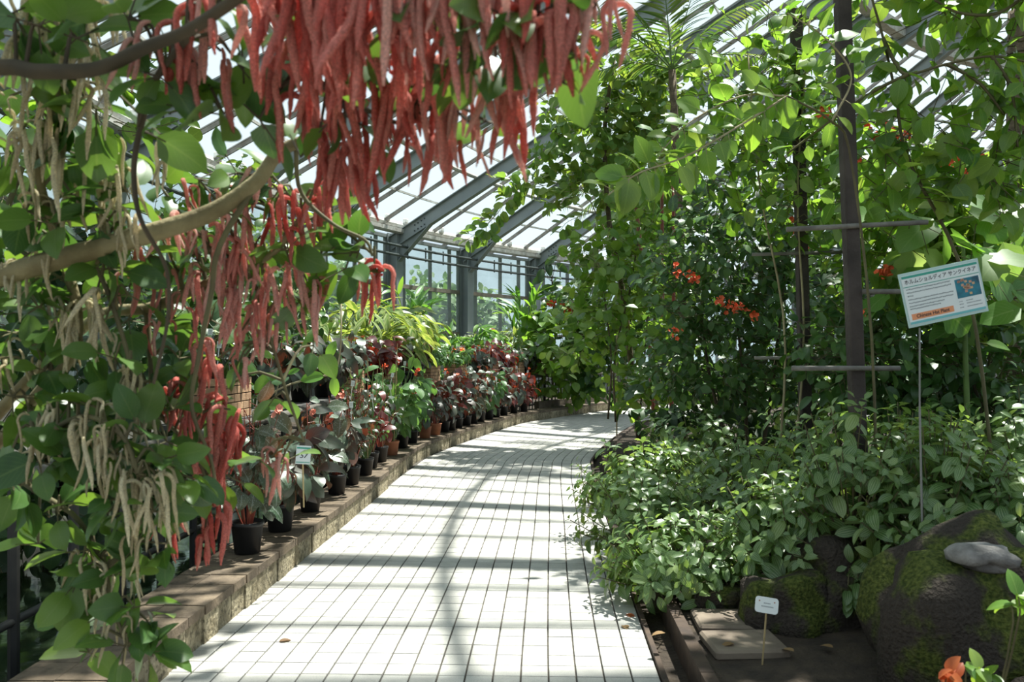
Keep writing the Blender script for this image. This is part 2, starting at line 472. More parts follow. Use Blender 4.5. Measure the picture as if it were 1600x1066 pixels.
LM['beg_silver'] = leafmat('begonia_silver_leaf', [(.2, .24, .22), (.28, .29, .28), (.15, .19, .16)], 'pinnate', (.09, .1, .09), .6, .2, rough=.35, spec=.6)
LM['beg_spot'] = leafmat('begonia_spotted_leaf', [(.04, .08, .045), (.06, .1, .06)], 'spots', (.3, .34, .3), .6, .2, tcol=(.35, .1, .03), rough=.4, spec=.5)
LM['lobed'] = leafmat('big_lobed_leaf', [(.08, .2, .04), (.12, .26, .05), (.2, .28, .14)], 'pinnate', (.25, .36, .16), .4, .42, rough=.4)
LM['tree'] = leafmat('outside_tree_leaf', [(.05, .12, .03), (.08, .17, .04), (.12, .2, .05)], None, trans=.3, rough=.55)
LM['rust'] = leafmat('rust_red_leaf', [(.35, .06, .02), (.42, .12, .04)], 'pinnate', (.5, .2, .08), .4, .4, tcol=(.7, .15, .04), rough=.4)
LM['dry'] = leafmat('dry_leaf', [(.2, .12, .05), (.3, .2, .09), (.14, .08, .04)], None, trans=.2, rough=.8)

def fuzzy(name, cols):
    m, nt, out = _nt(name); N = nt.nodes; L = nt.links.new
    oi = N.new('ShaderNodeObjectInfo'); cr = N.new('ShaderNodeValToRGB'); e = cr.color_ramp.elements
    e[0].color = rgb(cols[0]); e[1].color = rgb(cols[1]); L(oi.outputs['Random'], cr.inputs['Fac'])
    tc = N.new('ShaderNodeTexCoord'); nz = N.new('ShaderNodeTexNoise'); nz.inputs['Scale'].default_value = 75; nz.inputs['Detail'].default_value = 2
    L(tc.outputs['Object'], nz.inputs['Vector'])
    mr = N.new('ShaderNodeMapRange'); mr.inputs['From Min'].default_value = .3; mr.inputs['From Max'].default_value = .7; mr.inputs['To Min'].default_value = .55; mr.inputs['To Max'].default_value = 1.35; L(nz.outputs['Fac'], mr.inputs['Value'])
    sc = N.new('ShaderNodeVectorMath'); sc.operation = 'SCALE'; L(cr.outputs[0], sc.inputs[0]); L(mr.outputs[0], sc.inputs['Scale'])
    p = N.new('ShaderNodeBsdfPrincipled'); p.inputs['Roughness'].default_value = .9; p.inputs['Specular IOR Level'].default_value = .1
    p.inputs['Sheen Weight'].default_value = .4; p.inputs['Sheen Tint'].default_value = rgb(cols[1])
    L(sc.outputs[0], p.inputs['Base Color'])
    b = N.new('ShaderNodeBump'); b.inputs['Strength'].default_value = .8; b.inputs['Distance'].default_value = .004; L(nz.outputs['Fac'], b.inputs['Height']); L(b.outputs[0], p.inputs['Normal'])
    t = N.new('ShaderNodeBsdfTranslucent'); L(sc.outputs[0], t.inputs[0])
    mx = N.new('ShaderNodeMixShader'); mx.inputs[0].default_value = .45; L(p.outputs[0], mx.inputs[1]); L(t.outputs[0], mx.inputs[2]); L(mx.outputs[0], out.inputs[0])
    return m
MAT['tassel_red'] = fuzzy('red_tassel', [(.68, .15, .125), (.86, .38, .32)])
MAT['tassel_pink'] = fuzzy('pink_tassel', [(.8, .29, .24), (.93, .6, .52)])
MAT['tassel_cream'] = fuzzy('cream_tassel', [(.66, .56, .35), (.88, .8, .58)])
MAT['fl_orange'] = surf('orange_petal', (.75, .13, .05), rough=.6, per_object=.2)
MAT['fl_coral'] = surf('coral_petal', (.75, .28, .2), rough=.6, per_object=.2)
MAT['fl_tang'] = surf('tangerine_petal', (.85, .2, .03), rough=.6, per_object=.15)
MAT['fl_pink'] = surf('pale_pink_petal', (.75, .5, .45), rough=.6, per_object=.15)
MAT['fl_red'] = surf('red_bract', (.6, .03, .035), rough=.5, per_object=.15)
# ------------------------------------------------------------------ leaf blades
LEAF = {}
def blade(key, prof, W, ny=6, nx=2, fold=.25, droop=.15, wave=0., cord=0., lobes=0, asym=0., ser=0.):
    """one leaf of length 1 along +Y, stored in a full and a light version"""
    for tag_, (my, mx_) in (('full', (ny, nx)), ('lite', (max(3, ny // 2), 1))):
        v, uv, f = [], [], []
        for i in range(my + 1):
            t = i / my
            w = prof(t) * W
            if lobes: w *= .62 + .38 * abs(math.cos(t * math.pi * lobes))
            if ser and tag_ == 'full' and i % 2: w *= 1 - ser
            for j in range(-mx_, mx_ + 1):
                u = j / mx_
                x = u * w * (1 + asym * (1 if u > 0 else -1))
                y = t - cord * abs(u) * max(0, 1 - t * 2.2) ** 1.5
                z = fold * abs(x) - droop * t * t + wave * math.sin(t * 9 + 1.5 * (u > 0)) * abs(u)
                y -= .4 * droop * t ** 3
                v.append((x, y, z)); uv.append((u / 2 + .5, t))
        k = 2 * mx_ + 1
        for i in range(my):
            for j in range(k - 1):
                f.append((i * k + j, i * k + j + 1, (i + 1) * k + j + 1, (i + 1) * k + j))
        LEAF[key, tag_] = (np.array(v), np.array(f), np.array(uv))

def P_ov(a, b):
    mxv = max((x / 60) ** a * (1 - x / 60) ** b for x in range(61))
    return lambda t: max(0.0, t) ** a * max(0.0, 1 - t) ** b / mxv
blade('ovate', P_ov(.55, .9), .30, fold=.22, droop=.22, cord=.08)
blade('ovate2', P_ov(.5, .8), .33, fold=.1, droop=.34, cord=.1, wave=.02)
blade('heart', P_ov(.33, .75), .40, fold=.15, droop=.25, cord=.2)
blade('heart2', P_ov(.33, .7), .42, fold=.05, droop=.4, cord=.22, wave=.03)
blade('elliptic', P_ov(.7, .75), .23, fold=.3, droop=.25, ny=6)
blade('elliptic2', P_ov(.7, .8), .25, fold=.15, droop=.4, ny=6)
blade('round', P_ov(.4, .42), .44, fold=.12, droop=.15, cord=.15)
blade('round2', P_ov(.42, .4), .46, fold=.28, droop=.25, cord=.15)
blade('lance', P_ov(.75, .9), .12, ny=8, fold=.25, droop=.25)
blade('lance2', P_ov(.75, .95), .12, ny=8, fold=.15, droop=.5)
blade('lance3', P_ov(.7, 1.0), .11, ny=8, fold=.25, droop=.12)
blade('angel', P_ov(.4, 1.1), .27, fold=.25, droop=.4, asym=.22, cord=.18)
blade('angel2', P_ov(.4, 1.0), .30, fold=.12, droop=.6, asym=-.25, cord=.2, wave=.03)
blade('lobed', P_ov(.45, .6), .48, ny=9, fold=.1, droop=.25, cord=.15, lobes=2.5)
blade('leaflet', P_ov(.35, 1.0), .035, ny=5, nx=1, fold=.5, droop=.3)
blade('petal', P_ov(.6, .4), .42, ny=4, nx=1, fold=.4, droop=-.1)

_leafmesh = {}
def leaf_mesh(key, mat):
    k = (key, mat.name)
    if k not in _leafmesh:
        v, f, uv = LEAF[key, 'full']
        _leafmesh[k] = mesh_new('leaf_' + key, v, f, mat, uv, smooth=True)
    return _leafmesh[k]

def join_leaves(items, mat, rng, lite=True):
    V, Fc, U, R = [], [], [], []; b = 0
    for key, M in items:
        v, f, uv = LEAF[key, 'lite' if lite else 'full']
        V.append(v @ M[:3, :3].T + M[:3, 3]); Fc.append(f + b); U.append(uv); R.append(np.full(len(v), rng.random())); b += len(v)
    return mesh_new('foliage', np.vstack(V), np.vstack(Fc), mat, np.vstack(U), smooth=True, rnd=np.concatenate(R))

class Plant:
    """one plant: main stems and the leaves that show largest are parts of their own"""
    def __init__(s, name, label, cat, base, mat, group=None, seed=1, cap=300, twig=None, minpx=9):
        s.root = thing(name, base, label, cat, group)
        s.mat, s.cap, s.minpx = mat, cap, minpx
        s.rng = random.Random(seed)
        s.leaves = []; s.tw = MB(); s.twig = twig or MAT['twig']
    def leaf(s, key, p, y, up, size, mat=None):
        s.leaves.append((key, mat4(p, y, up, size), size, mat or s.mat))
    def twigline(s, pts, r, n=5): s.tw.tube(pts, r, n, cap=False)
    def stem(s, pts, r, mat=None, n=8, name='stem', label=None):
        o = MB().tube(pts, r, n).build(name, mat or s.twig, s.root, smooth=True)
        if label: o['label'] = label
        return o
    def part(s, name, mb, mat, smooth=False, parent=None, label=None):
        o = mb.build(name, mat, parent or s.root, smooth)
        if label: o['label'] = label
        return o
    def done(s):
        scored = []
        for it in s.leaves:
            p = it[1][:3, 3] + it[1][:3, 1] * .5
            d = max(.3, p[1])
            px = it[2] * F / d if in_view(p, 30) else 0
            scored.append((px, it))
        scored.sort(key=lambda q: -q[0])
        ind = [it for px, it in scored[:s.cap] if px >= s.minpx]
        rest = [it for px, it in scored[:s.cap] if px < s.minpx] + [it for px, it in scored[s.cap:]]
        for key, M, size, mat in ind:
            link('leaf', leaf_mesh(key, mat), s.root, M)
        bym = {}
        for it in rest: bym.setdefault(it[3].name, []).append(it)
        for k, its in bym.items():
            o = link('foliage', join_leaves([(a, b) for a, b, _, _ in its], its[0][3], s.rng), s.root); o['kind'] = 'stuff'
        if s.tw.v:
            o = s.tw.build('twigs', s.twig, s.root); o['kind'] = 'stuff'
        return s.root

def rvec(rng):
    u = rng.uniform
    while True:
        x, y, z = u(-1, 1), u(-1, 1), u(-1, 1)
        n = math.sqrt(x * x + y * y + z * z)
        if .1 < n < 1: return np.array((x / n, y / n, z / n))

def cloud(pl, c, r, n, keys, size, shell=.55, face=(0, -.35, .8), droop=.35, mat=None, twigs=True, zmin=None, keep=None):
    """n leaves on short twigs filling an ellipsoid"""
    rng = pl.rng; c = np.asarray(c, float); r = np.asarray(r, float)
    k = 0; tries = 0
    while k < n and tries < n * 6:
        tries += 1
        u = rvec(rng); rad = shell + (1 - shell) * rng.random() ** .6
        p = c + u * r * rad
        if zmin is not None and p[2] < zmin: continue
        if keep is not None and not keep(p): continue
        out = norm(u * np.array((1, 1, .6)) + rvec(rng) * .5)
        m = rng.randint(2, 4)
        tip = p + out * size[1] * 1.2
        if twigs: pl.twigline(spline([p - out * size[1] * .8, p, tip], 4), [.0035, .002])
        for j in range(m):
            q = p + (tip - p) * (j / max(1, m - 1))
            d = norm(out * .5 + rvec(rng) * .8 + np.array((0, 0, -droop)))
            up = norm(np.array(face) + rvec(rng) * .55 + u * .3)
            pl.leaf(rng.choice(keys), q, d, up, rng.uniform(*size), mat)
            k += 1

def vine(pl, pts, nleaf, keys, size, r=(.006, .003), spread=.06, mat=None, hang=.5, twigmat=None, n=30, face=(0, -.3, .8)):
    """leaves set alternately along a stem"""
    P = spline(pts, n); rng = pl.rng
    if twigmat is None: pl.twigline(P, list(r))
    else: pl.stem(P, list(r), twigmat, 6)
    for i in range(nleaf):
        u = (i + rng.random() * .8) / nleaf * (n - 2)
        k = int(u); p = P[k] + (P[k + 1] - P[k]) * (u - k)
        t = norm(P[k + 1] - P[k])
        side = norm(cross(t, norm((rng.uniform(-.3, .3), -1, rng.uniform(-.3, .3))))) * (1 if i % 2 else -1)
        d = norm(side + t * .4 + rvec(rng) * .45 + np.array((0, 0, -hang)))
        q = p + d * spread * rng.uniform(.3, 1)
        pl.twigline([p, q], .0018, 4)
        pl.leaf(rng.choice(keys), q, d, norm(np.array(face) + rvec(rng) * .5), rng.uniform(*size), mat)

def floret(kind, mat, r):
    """small flower: five petals about a core, one mesh"""
    key = (kind, mat.name)
    if key not in _leafmesh:
        V, Fc = [], []; b = 0
        v, f, uv = LEAF['petal', 'full']
        for i in range(5):
            a = i * 2 * math.pi / 5
            M = mat4((0, 0, 0), (math.cos(a), math.sin(a), .5), (0, 0, 1), 1)
            V.append(v @ M[:3, :3].T); Fc.append(f + b); b += len(v)
        _leafmesh[key] = mesh_new('floret', np.vstack(V), np.vstack(Fc), mat, smooth=True)
    return _leafmesh[key]

def flowers(pl, c, n, spread, size, mat, name='flower'):
    rng = pl.rng
    for i in range(n):
        p = np.asarray(c) + rvec(rng) * spread * rng.random() ** .5
        link(name, floret(name, mat, 1), pl.root, mat4(p, rvec(rng) + np.array((0, -.6, .2)), norm(rvec(rng) + np.array((0, -1, .4))), size * rng.uniform(.7, 1.2)))
# ------------------------------------------------------------------ layout: the ring house and the curving path
CX, CY = 18.6, 9.5                 # centre of the ring
def ring(rho, deg, z):
    a = math.radians(deg)
    return np.array((CX - rho * math.cos(a), CY + rho * math.sin(a), z))
_foot = [(-1.72, -3.), (-1.70, -1.), (-1.68, 1.), (-1.655, 2.5), (-1.63, 3.92), (-1.56, 5.57), (-1.515, 6.5), (-1.477, 7.22), (-1.39, 9.15), (-1.30, 10.66), (-1.06, 12.6)]
for d_ in (22, 27, 32, 37, 42, 47, 52, 57, 62, 67):
    p_ = ring(20.0, d_, 0); _foot.append((p_[0], p_[1]))
_F = spline(np.array([(a, b, 0) for a, b in _foot]), 700)
_s = np.concatenate([[0], np.cumsum(np.linalg.norm(np.diff(_F, axis=0), axis=1))])
S_END = _s[-1]
def foot(s, off=0.0, z=0.0):
    """point on the kerb's foot line at arc length s, off metres to the right (path side)"""
    x = np.interp(s, _s, _F[:, 0]); y = np.interp(s, _s, _F[:, 1])
    e = .15
    tx = np.interp(s + e, _s, _F[:, 0]) - np.interp(s - e, _s, _F[:, 0]); ty = np.interp(s + e, _s, _F[:, 1]) - np.interp(s - e, _s, _F[:, 1])
    n = math.hypot(tx, ty); tx, ty = tx / n, ty / n
    return np.array((x + ty * off, y - tx * off, z)), np.array((tx, ty, 0.))
_scache = {}
def s_at_px(px, off, z=0.2):
    """arc length at which the line off metres beside the kerb foot is seen at picture column px"""
    if off not in _scache:
        S = np.arange(5.5, S_END - 1, .05)
        P = [foot(q, off)[0] for q in S]
        _scache[off] = (S, np.array([project(p)[0] if p[1] > 2.5 else -1e4 for p in P]))
    S, X = _scache[off]
    k = next((i for i in range(1, len(X)) if X[i - 1] > -5e3 and X[i - 1] <= px < X[i]), None)
    if k is None: k = int(np.argmin(np.abs(X - px))) or 1
    return float(S[k - 1] + (S[k] - S[k - 1]) * (px - X[k - 1]) / max(1e-6, X[k] - X[k - 1]))
PATH_W = 2.31

# ------------------------------------------------------------------ floor of the path
floor = tag(thing('floor', (0, 0, 0), 'curving path paved with small pale square tiles', 'path'), kind='structure')
mb = MB(); ss = np.linspace(1.0, S_END - .3, 90); v = []
for s in ss:
    v.append(foot(s, -.4, -.012)[0]); v.append(foot(s, PATH_W, -.012)[0])
mb.add(v, [(2 * i, 2 * i + 1, 2 * i + 3, 2 * i + 2) for i in range(len(ss) - 1)])
mb.build('grout_bed', MAT['grout'], floor)
TW, TL = .1283, .14
ncol = 18
unit = MB()
x0, y0, b = .5, .5, .03
unit.add([(-x0, -y0, -.9), (x0, -y0, -.9), (x0, y0, -.9), (-x0, y0, -.9), (-x0, -y0, -.1), (x0, -y0, -.1), (x0, y0, -.1), (-x0, y0, -.1), (-x0 + b, -y0 + b, 0), (x0 - b, -y0 + b, 0), (x0 - b, y0 - b, 0), (-x0 + b, y0 - b, 0)],
         [(8, 9, 10, 11), (4, 5, 9, 8), (5, 6, 10, 9), (6, 7, 11, 10), (7, 4, 8, 11), (0, 1, 5, 4), (1, 2, 6, 5), (2, 3, 7, 6), (3, 0, 4, 7)])
tile_me = mesh_new('paving_tile', unit.v, unit.f, MAT['tile'])
cand = []
rows = np.arange(2.0, S_END - .6, TL)
for s in rows:
    pm, tm = foot(s + TL / 2, 0)
    for c in range(ncol):
        off = .004 + (c + .5) * TW
        p, t = foot(s + TL / 2, off)
        a = foot(s, off)[0]; b2 = foot(s + TL, off)[0]
        ln = np.linalg.norm(b2 - a)
        x, y, d = project(p)
        vis = in_view(p, 20) and d < 30
        # the shrub hides the right part of the path beyond five metres
        hid = (d > 5.2 and x > 1000 - (d - 5) * 10)
        cand.append(((ln * F * CAM_H / d / d * (0 if hid else 1)) if vis else 0, p, t, ln))
cand.sort(key=lambda q: -q[0])
rt = random.Random(3)
def tile_M(p, t, ln):
    m = frame(t, (0, 0, 1))
    m[:3, 0] *= TW - .009; m[:3, 1] *= ln - .0065; m[:3, 2] *= .012
    m[:3, 3] = p + np.array((0, 0, rt.uniform(-.0008, .0008)))
    return m
for sc_, p, t, ln in cand[:300]:
    link('paving_tile', tile_me, floor, tile_M(p, t, ln))
uv_ = np.array(unit.v); V = []; Fq = []; R = []
for k, (sc_, p, t, ln) in enumerate(cand[300:]):
    M = tile_M(p, t, ln); V.append(uv_ @ M[:3, :3].T + M[:3, 3]); Fq.append(np.array(unit.f) + 12 * k); R.append(np.full(12, rt.random()))
o = link('paving_tiles_beyond', mesh_new('paving_tiles_beyond', np.vstack(V), np.vstack(Fq), MAT['tile'], rnd=np.concatenate(R)), floor); o['kind'] = 'stuff'

# ------------------------------------------------------------------ left kerb: face stones and cap tiles
KH = .2
kerb = tag(thing('trim_1', (0, 0, 0), 'low stone kerb with tiled top along the outer side of the path', 'kerb'), kind='structure')
def kerb_off(p):
    return .035 if p[1] < 9.15 else (-.02 if p[1] < 10.55 else -.05)
s = 2.0; k = 0
def seg_box(mb, s0, s1, o0, o1, z0, z1):
    c = []
    for sa in (s0, s1):
        for oo in (o0, o1):
            c.append(foot(sa, oo)[0])
    a, b_, c_, d_ = c
    v = [(p[0], p[1], z) for z in (z0, z1) for p in (a, b_, d_, c_)]
    return mb.add(v, [(0, 3, 2, 1), (4, 5, 6, 7), (0, 1, 5, 4), (1, 2, 6, 5), (2, 3, 7, 6), (3, 0, 4, 7)])
rk = random.Random(5)
while s < S_END - 1.2:
    ln = .195 if s < 14 else .3
    p = foot(s + ln / 2)[0]; ko = kerb_off(p); j = rk.uniform(-.006, .006)
    seg_box(MB(), s + .005, s + ln - .005, -.06 + ko, ko + j, -.02, KH - .05).build('face_stone', MAT['kerb_face'], kerb)
    seg_box(MB(), s + .004, s + ln - .004, -.2 + ko, ko + .012 + j * .5, KH - .048, KH + j * .3).build('cap_tile', MAT['kerb_cap'], kerb)
    seg_box(MB(), s + .004, s + ln - .004, -.385 + ko, -.205 + ko, KH - .048, KH + j * .2 - .002).build('cap_tile', MAT['kerb_cap'], kerb)
    s += ln; k += 1
core = MB()
for s in np.arange(2, S_END - 1.4, .6):
    p = foot(s)[0]; seg_box(core, s, s + .6, -.375 + kerb_off(p), -.03 + kerb_off(p), -.3, KH - .05)
core.build('kerb_core', MAT['grout'], kerb)
# low pale wall at the far end, behind the railing
lw = tag(thing('trim_2', (0, 0, 0), 'low pale stone upstand behind the kerb at the far bend', 'wall'), kind='structure')
for s in np.arange(s_at_px(842, -.5), s_at_px(905, -.5) + 3, .32):
    seg_box(MB(), s, s + .31, -.62, -.5, .0, .34).build('block', MAT['slab'], lw)

# ------------------------------------------------------------------ right edge and bed
edge = tag(thing('trim_3', (0, 0, 0), 'dark edging board beside a sunken gutter on the planted side', 'edging'), kind='structure')
for s in np.arange(2.2, S_END - 2, .9):
    seg_box(MB(), s, s + .893, PATH_W + .005, PATH_W + .03, -.05, .02).build('edge_strip', MAT['edge_board'], edge)
    seg_box(MB(), s, s + .893, PATH_W + .15, PATH_W + .21, -.1, .1).build('edge_board', MAT['edge_board'], edge)
bed = MB(); v = []
ss = np.linspace(1.0, S_END - .3, 70)
for s in ss:
    v.append(foot(s, PATH_W + .02, -.06)[0]); v.append(foot(s, PATH_W + .2, -.05)[0]); v.append(foot(s, PATH_W + .21, .06)[0]); v.append(foot(s, PATH_W + 1.2, .1)[0]); v.append(foot(s, PATH_W + 6.5, .12)[0])
bed.add(v, [(5 * i + j, 5 * i + j + 1, 5 * i + j + 6, 5 * i + j + 5) for i in range(len(ss) - 1) for j in range(4)])
tag(bed.build('soil_bed', MAT['soil']), 'dark bare soil of the planted bed', 'soil', kind='structure')
tag(MB().box((9, 14, -.13), (70, 80, .06)).build('ground', MAT['soil']), 'dark earth under the glasshouse planting', 'ground', kind='structure')
# left bed beyond the railing
lb = MB(); v = []; ss = [q for q in np.linspace(1.0, S_END - .3, 80) if foot(q)[0][1] > 8.6]
for s in ss:
    v.append(foot(s, -.42, .03)[0]); v.append(foot(s, -.6, .1)[0]); v.append(foot(s, -4.2, .12)[0])
lb.add(v, [(3 * i + j, 3 * i + j + 3, 3 * i + j + 4, 3 * i + j + 1) for i in range(len(ss) - 1) for j in range(2)])
tag(lb.build('soil_bed', MAT['soil']), 'strip of soil between the outer glass wall and the railing', 'soil', kind='structure')
# pond
v = [(-1.98, -2, 0), (-1.95, 3.9, 0), (-1.88, 5.6, 0), (-1.8, 7.2, 0), (-1.72, 8.7, 0), (-5.0, 8.7, 0), (-4.2, 3, 0), (-2.8, -2, 0)]
tag(MB().add([(a, b, -.02) for a, b, c in v], [tuple(range(len(v)))]).build('pond_water', MAT['water']), 'dark still pond water below the kerb', 'pond', kind='structure')

# ------------------------------------------------------------------ glasshouse: columns, rafters, bars, glass
R_W, Z_E, SL = 24.0, 4.4, .5
BAY, PH = 7.6, 26.0
KS = list(range(-8, 10))
def roofz(rho): return Z_E + SL * (R_W - rho)
roof = tag(thing('ceiling', (0, 0, 0), 'sloping glasshouse roof of grey steel rafters and hazy panes', 'roof'), kind='structure')
wall = tag(thing('wall_outer', (0, 0, 0), 'curved outer glass wall on grey steel columns', 'wall'), kind='structure')
R_TOP = 8.5
for k in KS:
    a = PH + BAY * k
    # column (I-section)
    m = MB(); T = ring(1, a + 90, 0) - ring(0, 0, 0)
    base, top = ring(R_W - .18, a, 0), ring(R_W - .18, a, Z_E - .05)
    inn = norm(ring(R_W - 1, a, 0) - ring(R_W, a, 0)); tan = cross((0, 0, 1), inn)
    for so in (-.13, .13):
        m.beam(base + inn * so, top + inn * so, .26, .022, up=inn)
    m.beam(base, top, .02, .24, up=inn)
    m.build('column', MAT['steel'], wall)
    # rafter
    m = MB()
    A, B = ring(R_W - .05, a, roofz(R_W - .05) - .34), ring(R_TOP, a, roofz(R_TOP) - .34)
    upn = norm(np.array((0, 0, 1)) - inn * SL)
    for zo, w in ((-.15, .16), (.15, .16)):
        m.beam(A + upn * zo, B + upn * zo, w, .02, up=upn)
    m.beam(A, B, .015, .3, up=upn)
    # knee haunch with bolt plate
    kn = [ring(R_W - .3, a, Z_E - .75), ring(R_W - .3, a, Z_E - .2), ring(R_W - 1.25, a, roofz(R_W - 1.25) - .48)]
    tt = tan * .012
    m.add([p + tt for p in kn] + [p - tt for p in kn], [(0, 1, 2), (5, 4, 3), (0, 3, 4, 1), (1, 4, 5, 2), (2, 5, 3, 0)])
    m.beam(kn[0], kn[2], .16, .02, up=upn)
    m.build('rafter', MAT['steel'], roof)
    bl = MB()
    for i in range(4):
        for jj in (-1, 1):
            p = ring(R_W - .75 - .09 * i, a, roofz(R_W - .75 - .09 * i) - .34 + jj * .07)
            for sd in (-1, 1): bl.box(p + tan * .014 * sd, (.03, .03, .03))
    bl.build('bolts', MAT['dark_pipe'], roof)['kind'] = 'stuff'
rows_rho = [24.05, 22.75, 21.1, 19.45, 17.8, 16.15, 14.5, 12.85, 11.2, 9.5]
bar_fr = (.12, .4533, .7867)
bars = []
for k in KS[:-1]:
    for fr_ in bar_fr: bars.append(PH + BAY * (k + fr_))
for a in bars:
    m = MB()
    inn = norm(ring(1, a, 0) - ring(2, a, 0)); upn = norm(np.array((0, 0, 1)) - inn * SL); tan = cross((0, 0, 1), inn)
    A, B = ring(R_W + .1, a, roofz(R_W + .1)), ring(R_TOP, a, roofz(R_TOP))
    m.beam(A - upn * .03, B - upn * .03, .035, .06, up=upn)
    for sd in (-1, 1): m.beam(A + tan * .05 * sd + upn * .0, B + tan * .05 * sd, .02, .022, up=upn)
    m.build('glazing_bar', MAT['bar'], roof)
# cross bars and panes
pane_rest = MB()
for i in range(len(bars) - 1):
    a0, a1 = bars[i], bars[i + 1]
    for j in range(len(rows_rho) - 1):
        r0, r1 = rows_rho[j], rows_rho[j + 1]
        g = .12
        c = [ring(r0, a0, roofz(r0)), ring(r0, a1, roofz(r0)), ring(r1, a1, roofz(r1)), ring(r1, a0, roofz(r1))]
        mid = sum(c) / 4
        pv = [p + np.array((0, 0, .012)) for p in c] + [p + np.array((0, 0, .018)) for p in c]
        fq = [(0, 1, 2, 3), (4, 7, 6, 5)]
        if in_view(mid, 60) and mid[1] < 34: MB().add(c, [(0, 1, 2, 3)]).build('glass_pane', MAT['roof_glass'], roof)
        else: pane_rest.add(c, [(0, 1, 2, 3)])
        cb = MB().beam(c[3] - np.array((0, 0, .02)), c[2] - np.array((0, 0, .02)), .03, .045)
        if in_view(mid, 60): cb.build('cross_bar', MAT['white_alu'], roof)
        elif j < 8: pane_rest.add([], [])
o = pane_rest.build('glass_panes_beyond', MAT['roof_glass'], roof); o['kind'] = 'stuff'
def ring_tube(rho, z, r, a0, a1, n=70, sides=8):
    return MB().tube([ring(rho, q, z) for q in np.linspace(a0, a1, n)], r, sides)
A0, A1 = PH + BAY * KS[0], PH + BAY * KS[-1]
for rho, r_, mt in ((21.6, .05, 'white_alu'), (16.95, .06, 'white_alu'), (14.0, .0, 'white_alu'), (11.0, .06, 'white_alu')):
    if r_ > 0: ring_tube(rho, roofz(rho) - .12, r_, A0, A1).build('purlin_pipe', MAT[mt], roof)
    else:
        m = MB()
        for q in np.arange(A0, A1, 3.8):
            m.beam(ring(rho, q, roofz(rho) - .2), ring(rho, q + 3.85, roofz(rho) - .2), .22, .3)
        m.build('ring_beam', MAT['white_alu'], roof)
# eaves gutter, clips and pipes
m = MB()
for q in np.arange(A0, A1, 1.9):
    m.beam(ring(R_W - .42, q, Z_E - .02), ring(R_W - .42, q + 1.92, Z_E - .02), .05, .09)
    m.beam(ring(R_W - .34, q, Z_E - .07), ring(R_W - .34, q + 1.92, Z_E - .07), .16, .03)
m.build('eaves_gutter', MAT['white_alu'], wall)
ring_tube(R_W - .3, Z_E + .13, .085, A0, A1).build('eaves_pipe', MAT['white_alu'], wall)
ring_tube(R_W - .55, 3.98, .032, A0, A1).build('water_pipe', MAT['dark_pipe'], wall)
ring_tube(R_W - .55, 3.76, .032, A0, A1).build('water_pipe', MAT['dark_pipe'], wall)
for q in np.arange(A0, A1, BAY / 4):
    p = ring(R_W - .55, q, 3.87)
    MB().beam(p - np.array((0, 0, .16)), p + np.array((0, 0, .18)), .03, .03).build('pipe_bracket', MAT['dark_pipe'], wall)
    m = MB(); inn = norm(ring(1, q, 0) - ring(2, q, 0))
    m.box(ring(R_W - .38, q + .4, Z_E + .22), (.13, .1, .16), frame(inn, (0, 0, 1)), .02)
    m.beam(ring(R_W - .38, q + .4, Z_E + .1), ring(R_W - .38, q + .4, Z_E + .3), .03, .03)
    m.build('pipe_clip', MAT['white_alu'], wall)
# windows of the wall, bay by bay
for k in KS[:-1]:
    a0 = PH + BAY * k
    if not (-14 < a0 < 80): continue
    w = tag(thing('window_%d' % (k + 9), (0, 0, 0), None, None), kind='structure')
    fr = MB()
    fs = [.045, .2, .56, .83, .955]
    for f_ in fs:
        for dd in (-.012, .012):
            p = ring(R_W, a0 + BAY * (f_ + dd), 0)
            fr.beam(p + np.array((0, 0, .9)), p + np.array((0, 0, Z_E - .12)), .05, .05)
    fr.build('mullion', MAT['frame'], w)
    for z, h, mt in ((3.12, .1, 'transom'), (2.0, .07, 'transom'), (4.28, .08, 'frame'), (.95, .12, 'frame')):
        tr = MB()
        for q in range(3):
            tr.beam(ring(R_W, a0 + BAY * q / 3, z), ring(R_W, a0 + BAY * (q + 1) / 3, z), .09, h)
        tr.build('transom', MAT[mt], w)
    for i in range(4):
        for z0, z1 in ((.98, 1.97), (2.03, 3.08), (3.16, 4.25)):
            b0, b1 = a0 + BAY * fs[i], a0 + BAY * fs[i + 1]
            MB().add([ring(R_W, b0, z0), ring(R_W, b1, z0), ring(R_W, b1, z1), ring(R_W, b0, z1)], [(0, 1, 2, 3)]).build('pane', MAT['wall_glass'], w)
m = MB()
for q in np.arange(A0, A1, 1.9):
    m.beam(ring(R_W, q, .4), ring(R_W, q + 1.92, .4), .18, 1.0)
m.build('plinth', MAT['concrete'], wall)
# ------------------------------------------------------------------ railing with shelf
rail = thing('railing', foot(6.0, -.66)[0], 'dark metal railing with timber top rail running behind the potted plants', 'railing')
SR = np.arange(4.6, S_END - 5.0, .25)
MB().tube([foot(s, -.62, .925)[0] for s in SR], .036, 8).build('top_rail', MAT['rail'], rail, True)
MB().tube([foot(s, -.64, .27)[0] for s in SR], .02, 6).build('bottom_rail', MAT['black_metal'], rail, True)
bal = MB().tube([(0, 0, .0), (0, 0, .9)], .014, 6)
bal_me = mesh_new('baluster', bal.v, bal.f, MAT['black_metal'])
for s in np.arange(4.7, S_END - 5.2, .16):
    p = foot(s, -.64, -.1)[0]
    if p[1] < 8.7 and round(s / .16) % 3: continue
    m = np.eye(4); m[:3, 3] = p
    if p[1] < 8.7: m[0, 0] = m[1, 1] = 1.8; m[2, 2] = 1.12
    else: m[2, 3] = .05
    link('baluster', bal_me, rail, m)
shelf = thing('shelf', foot(7.5, -.85)[0], 'dark narrow shelf carrying the brick planters behind the top rail', 'shelf')
s0 = s_at_px(292, -.82, .97)
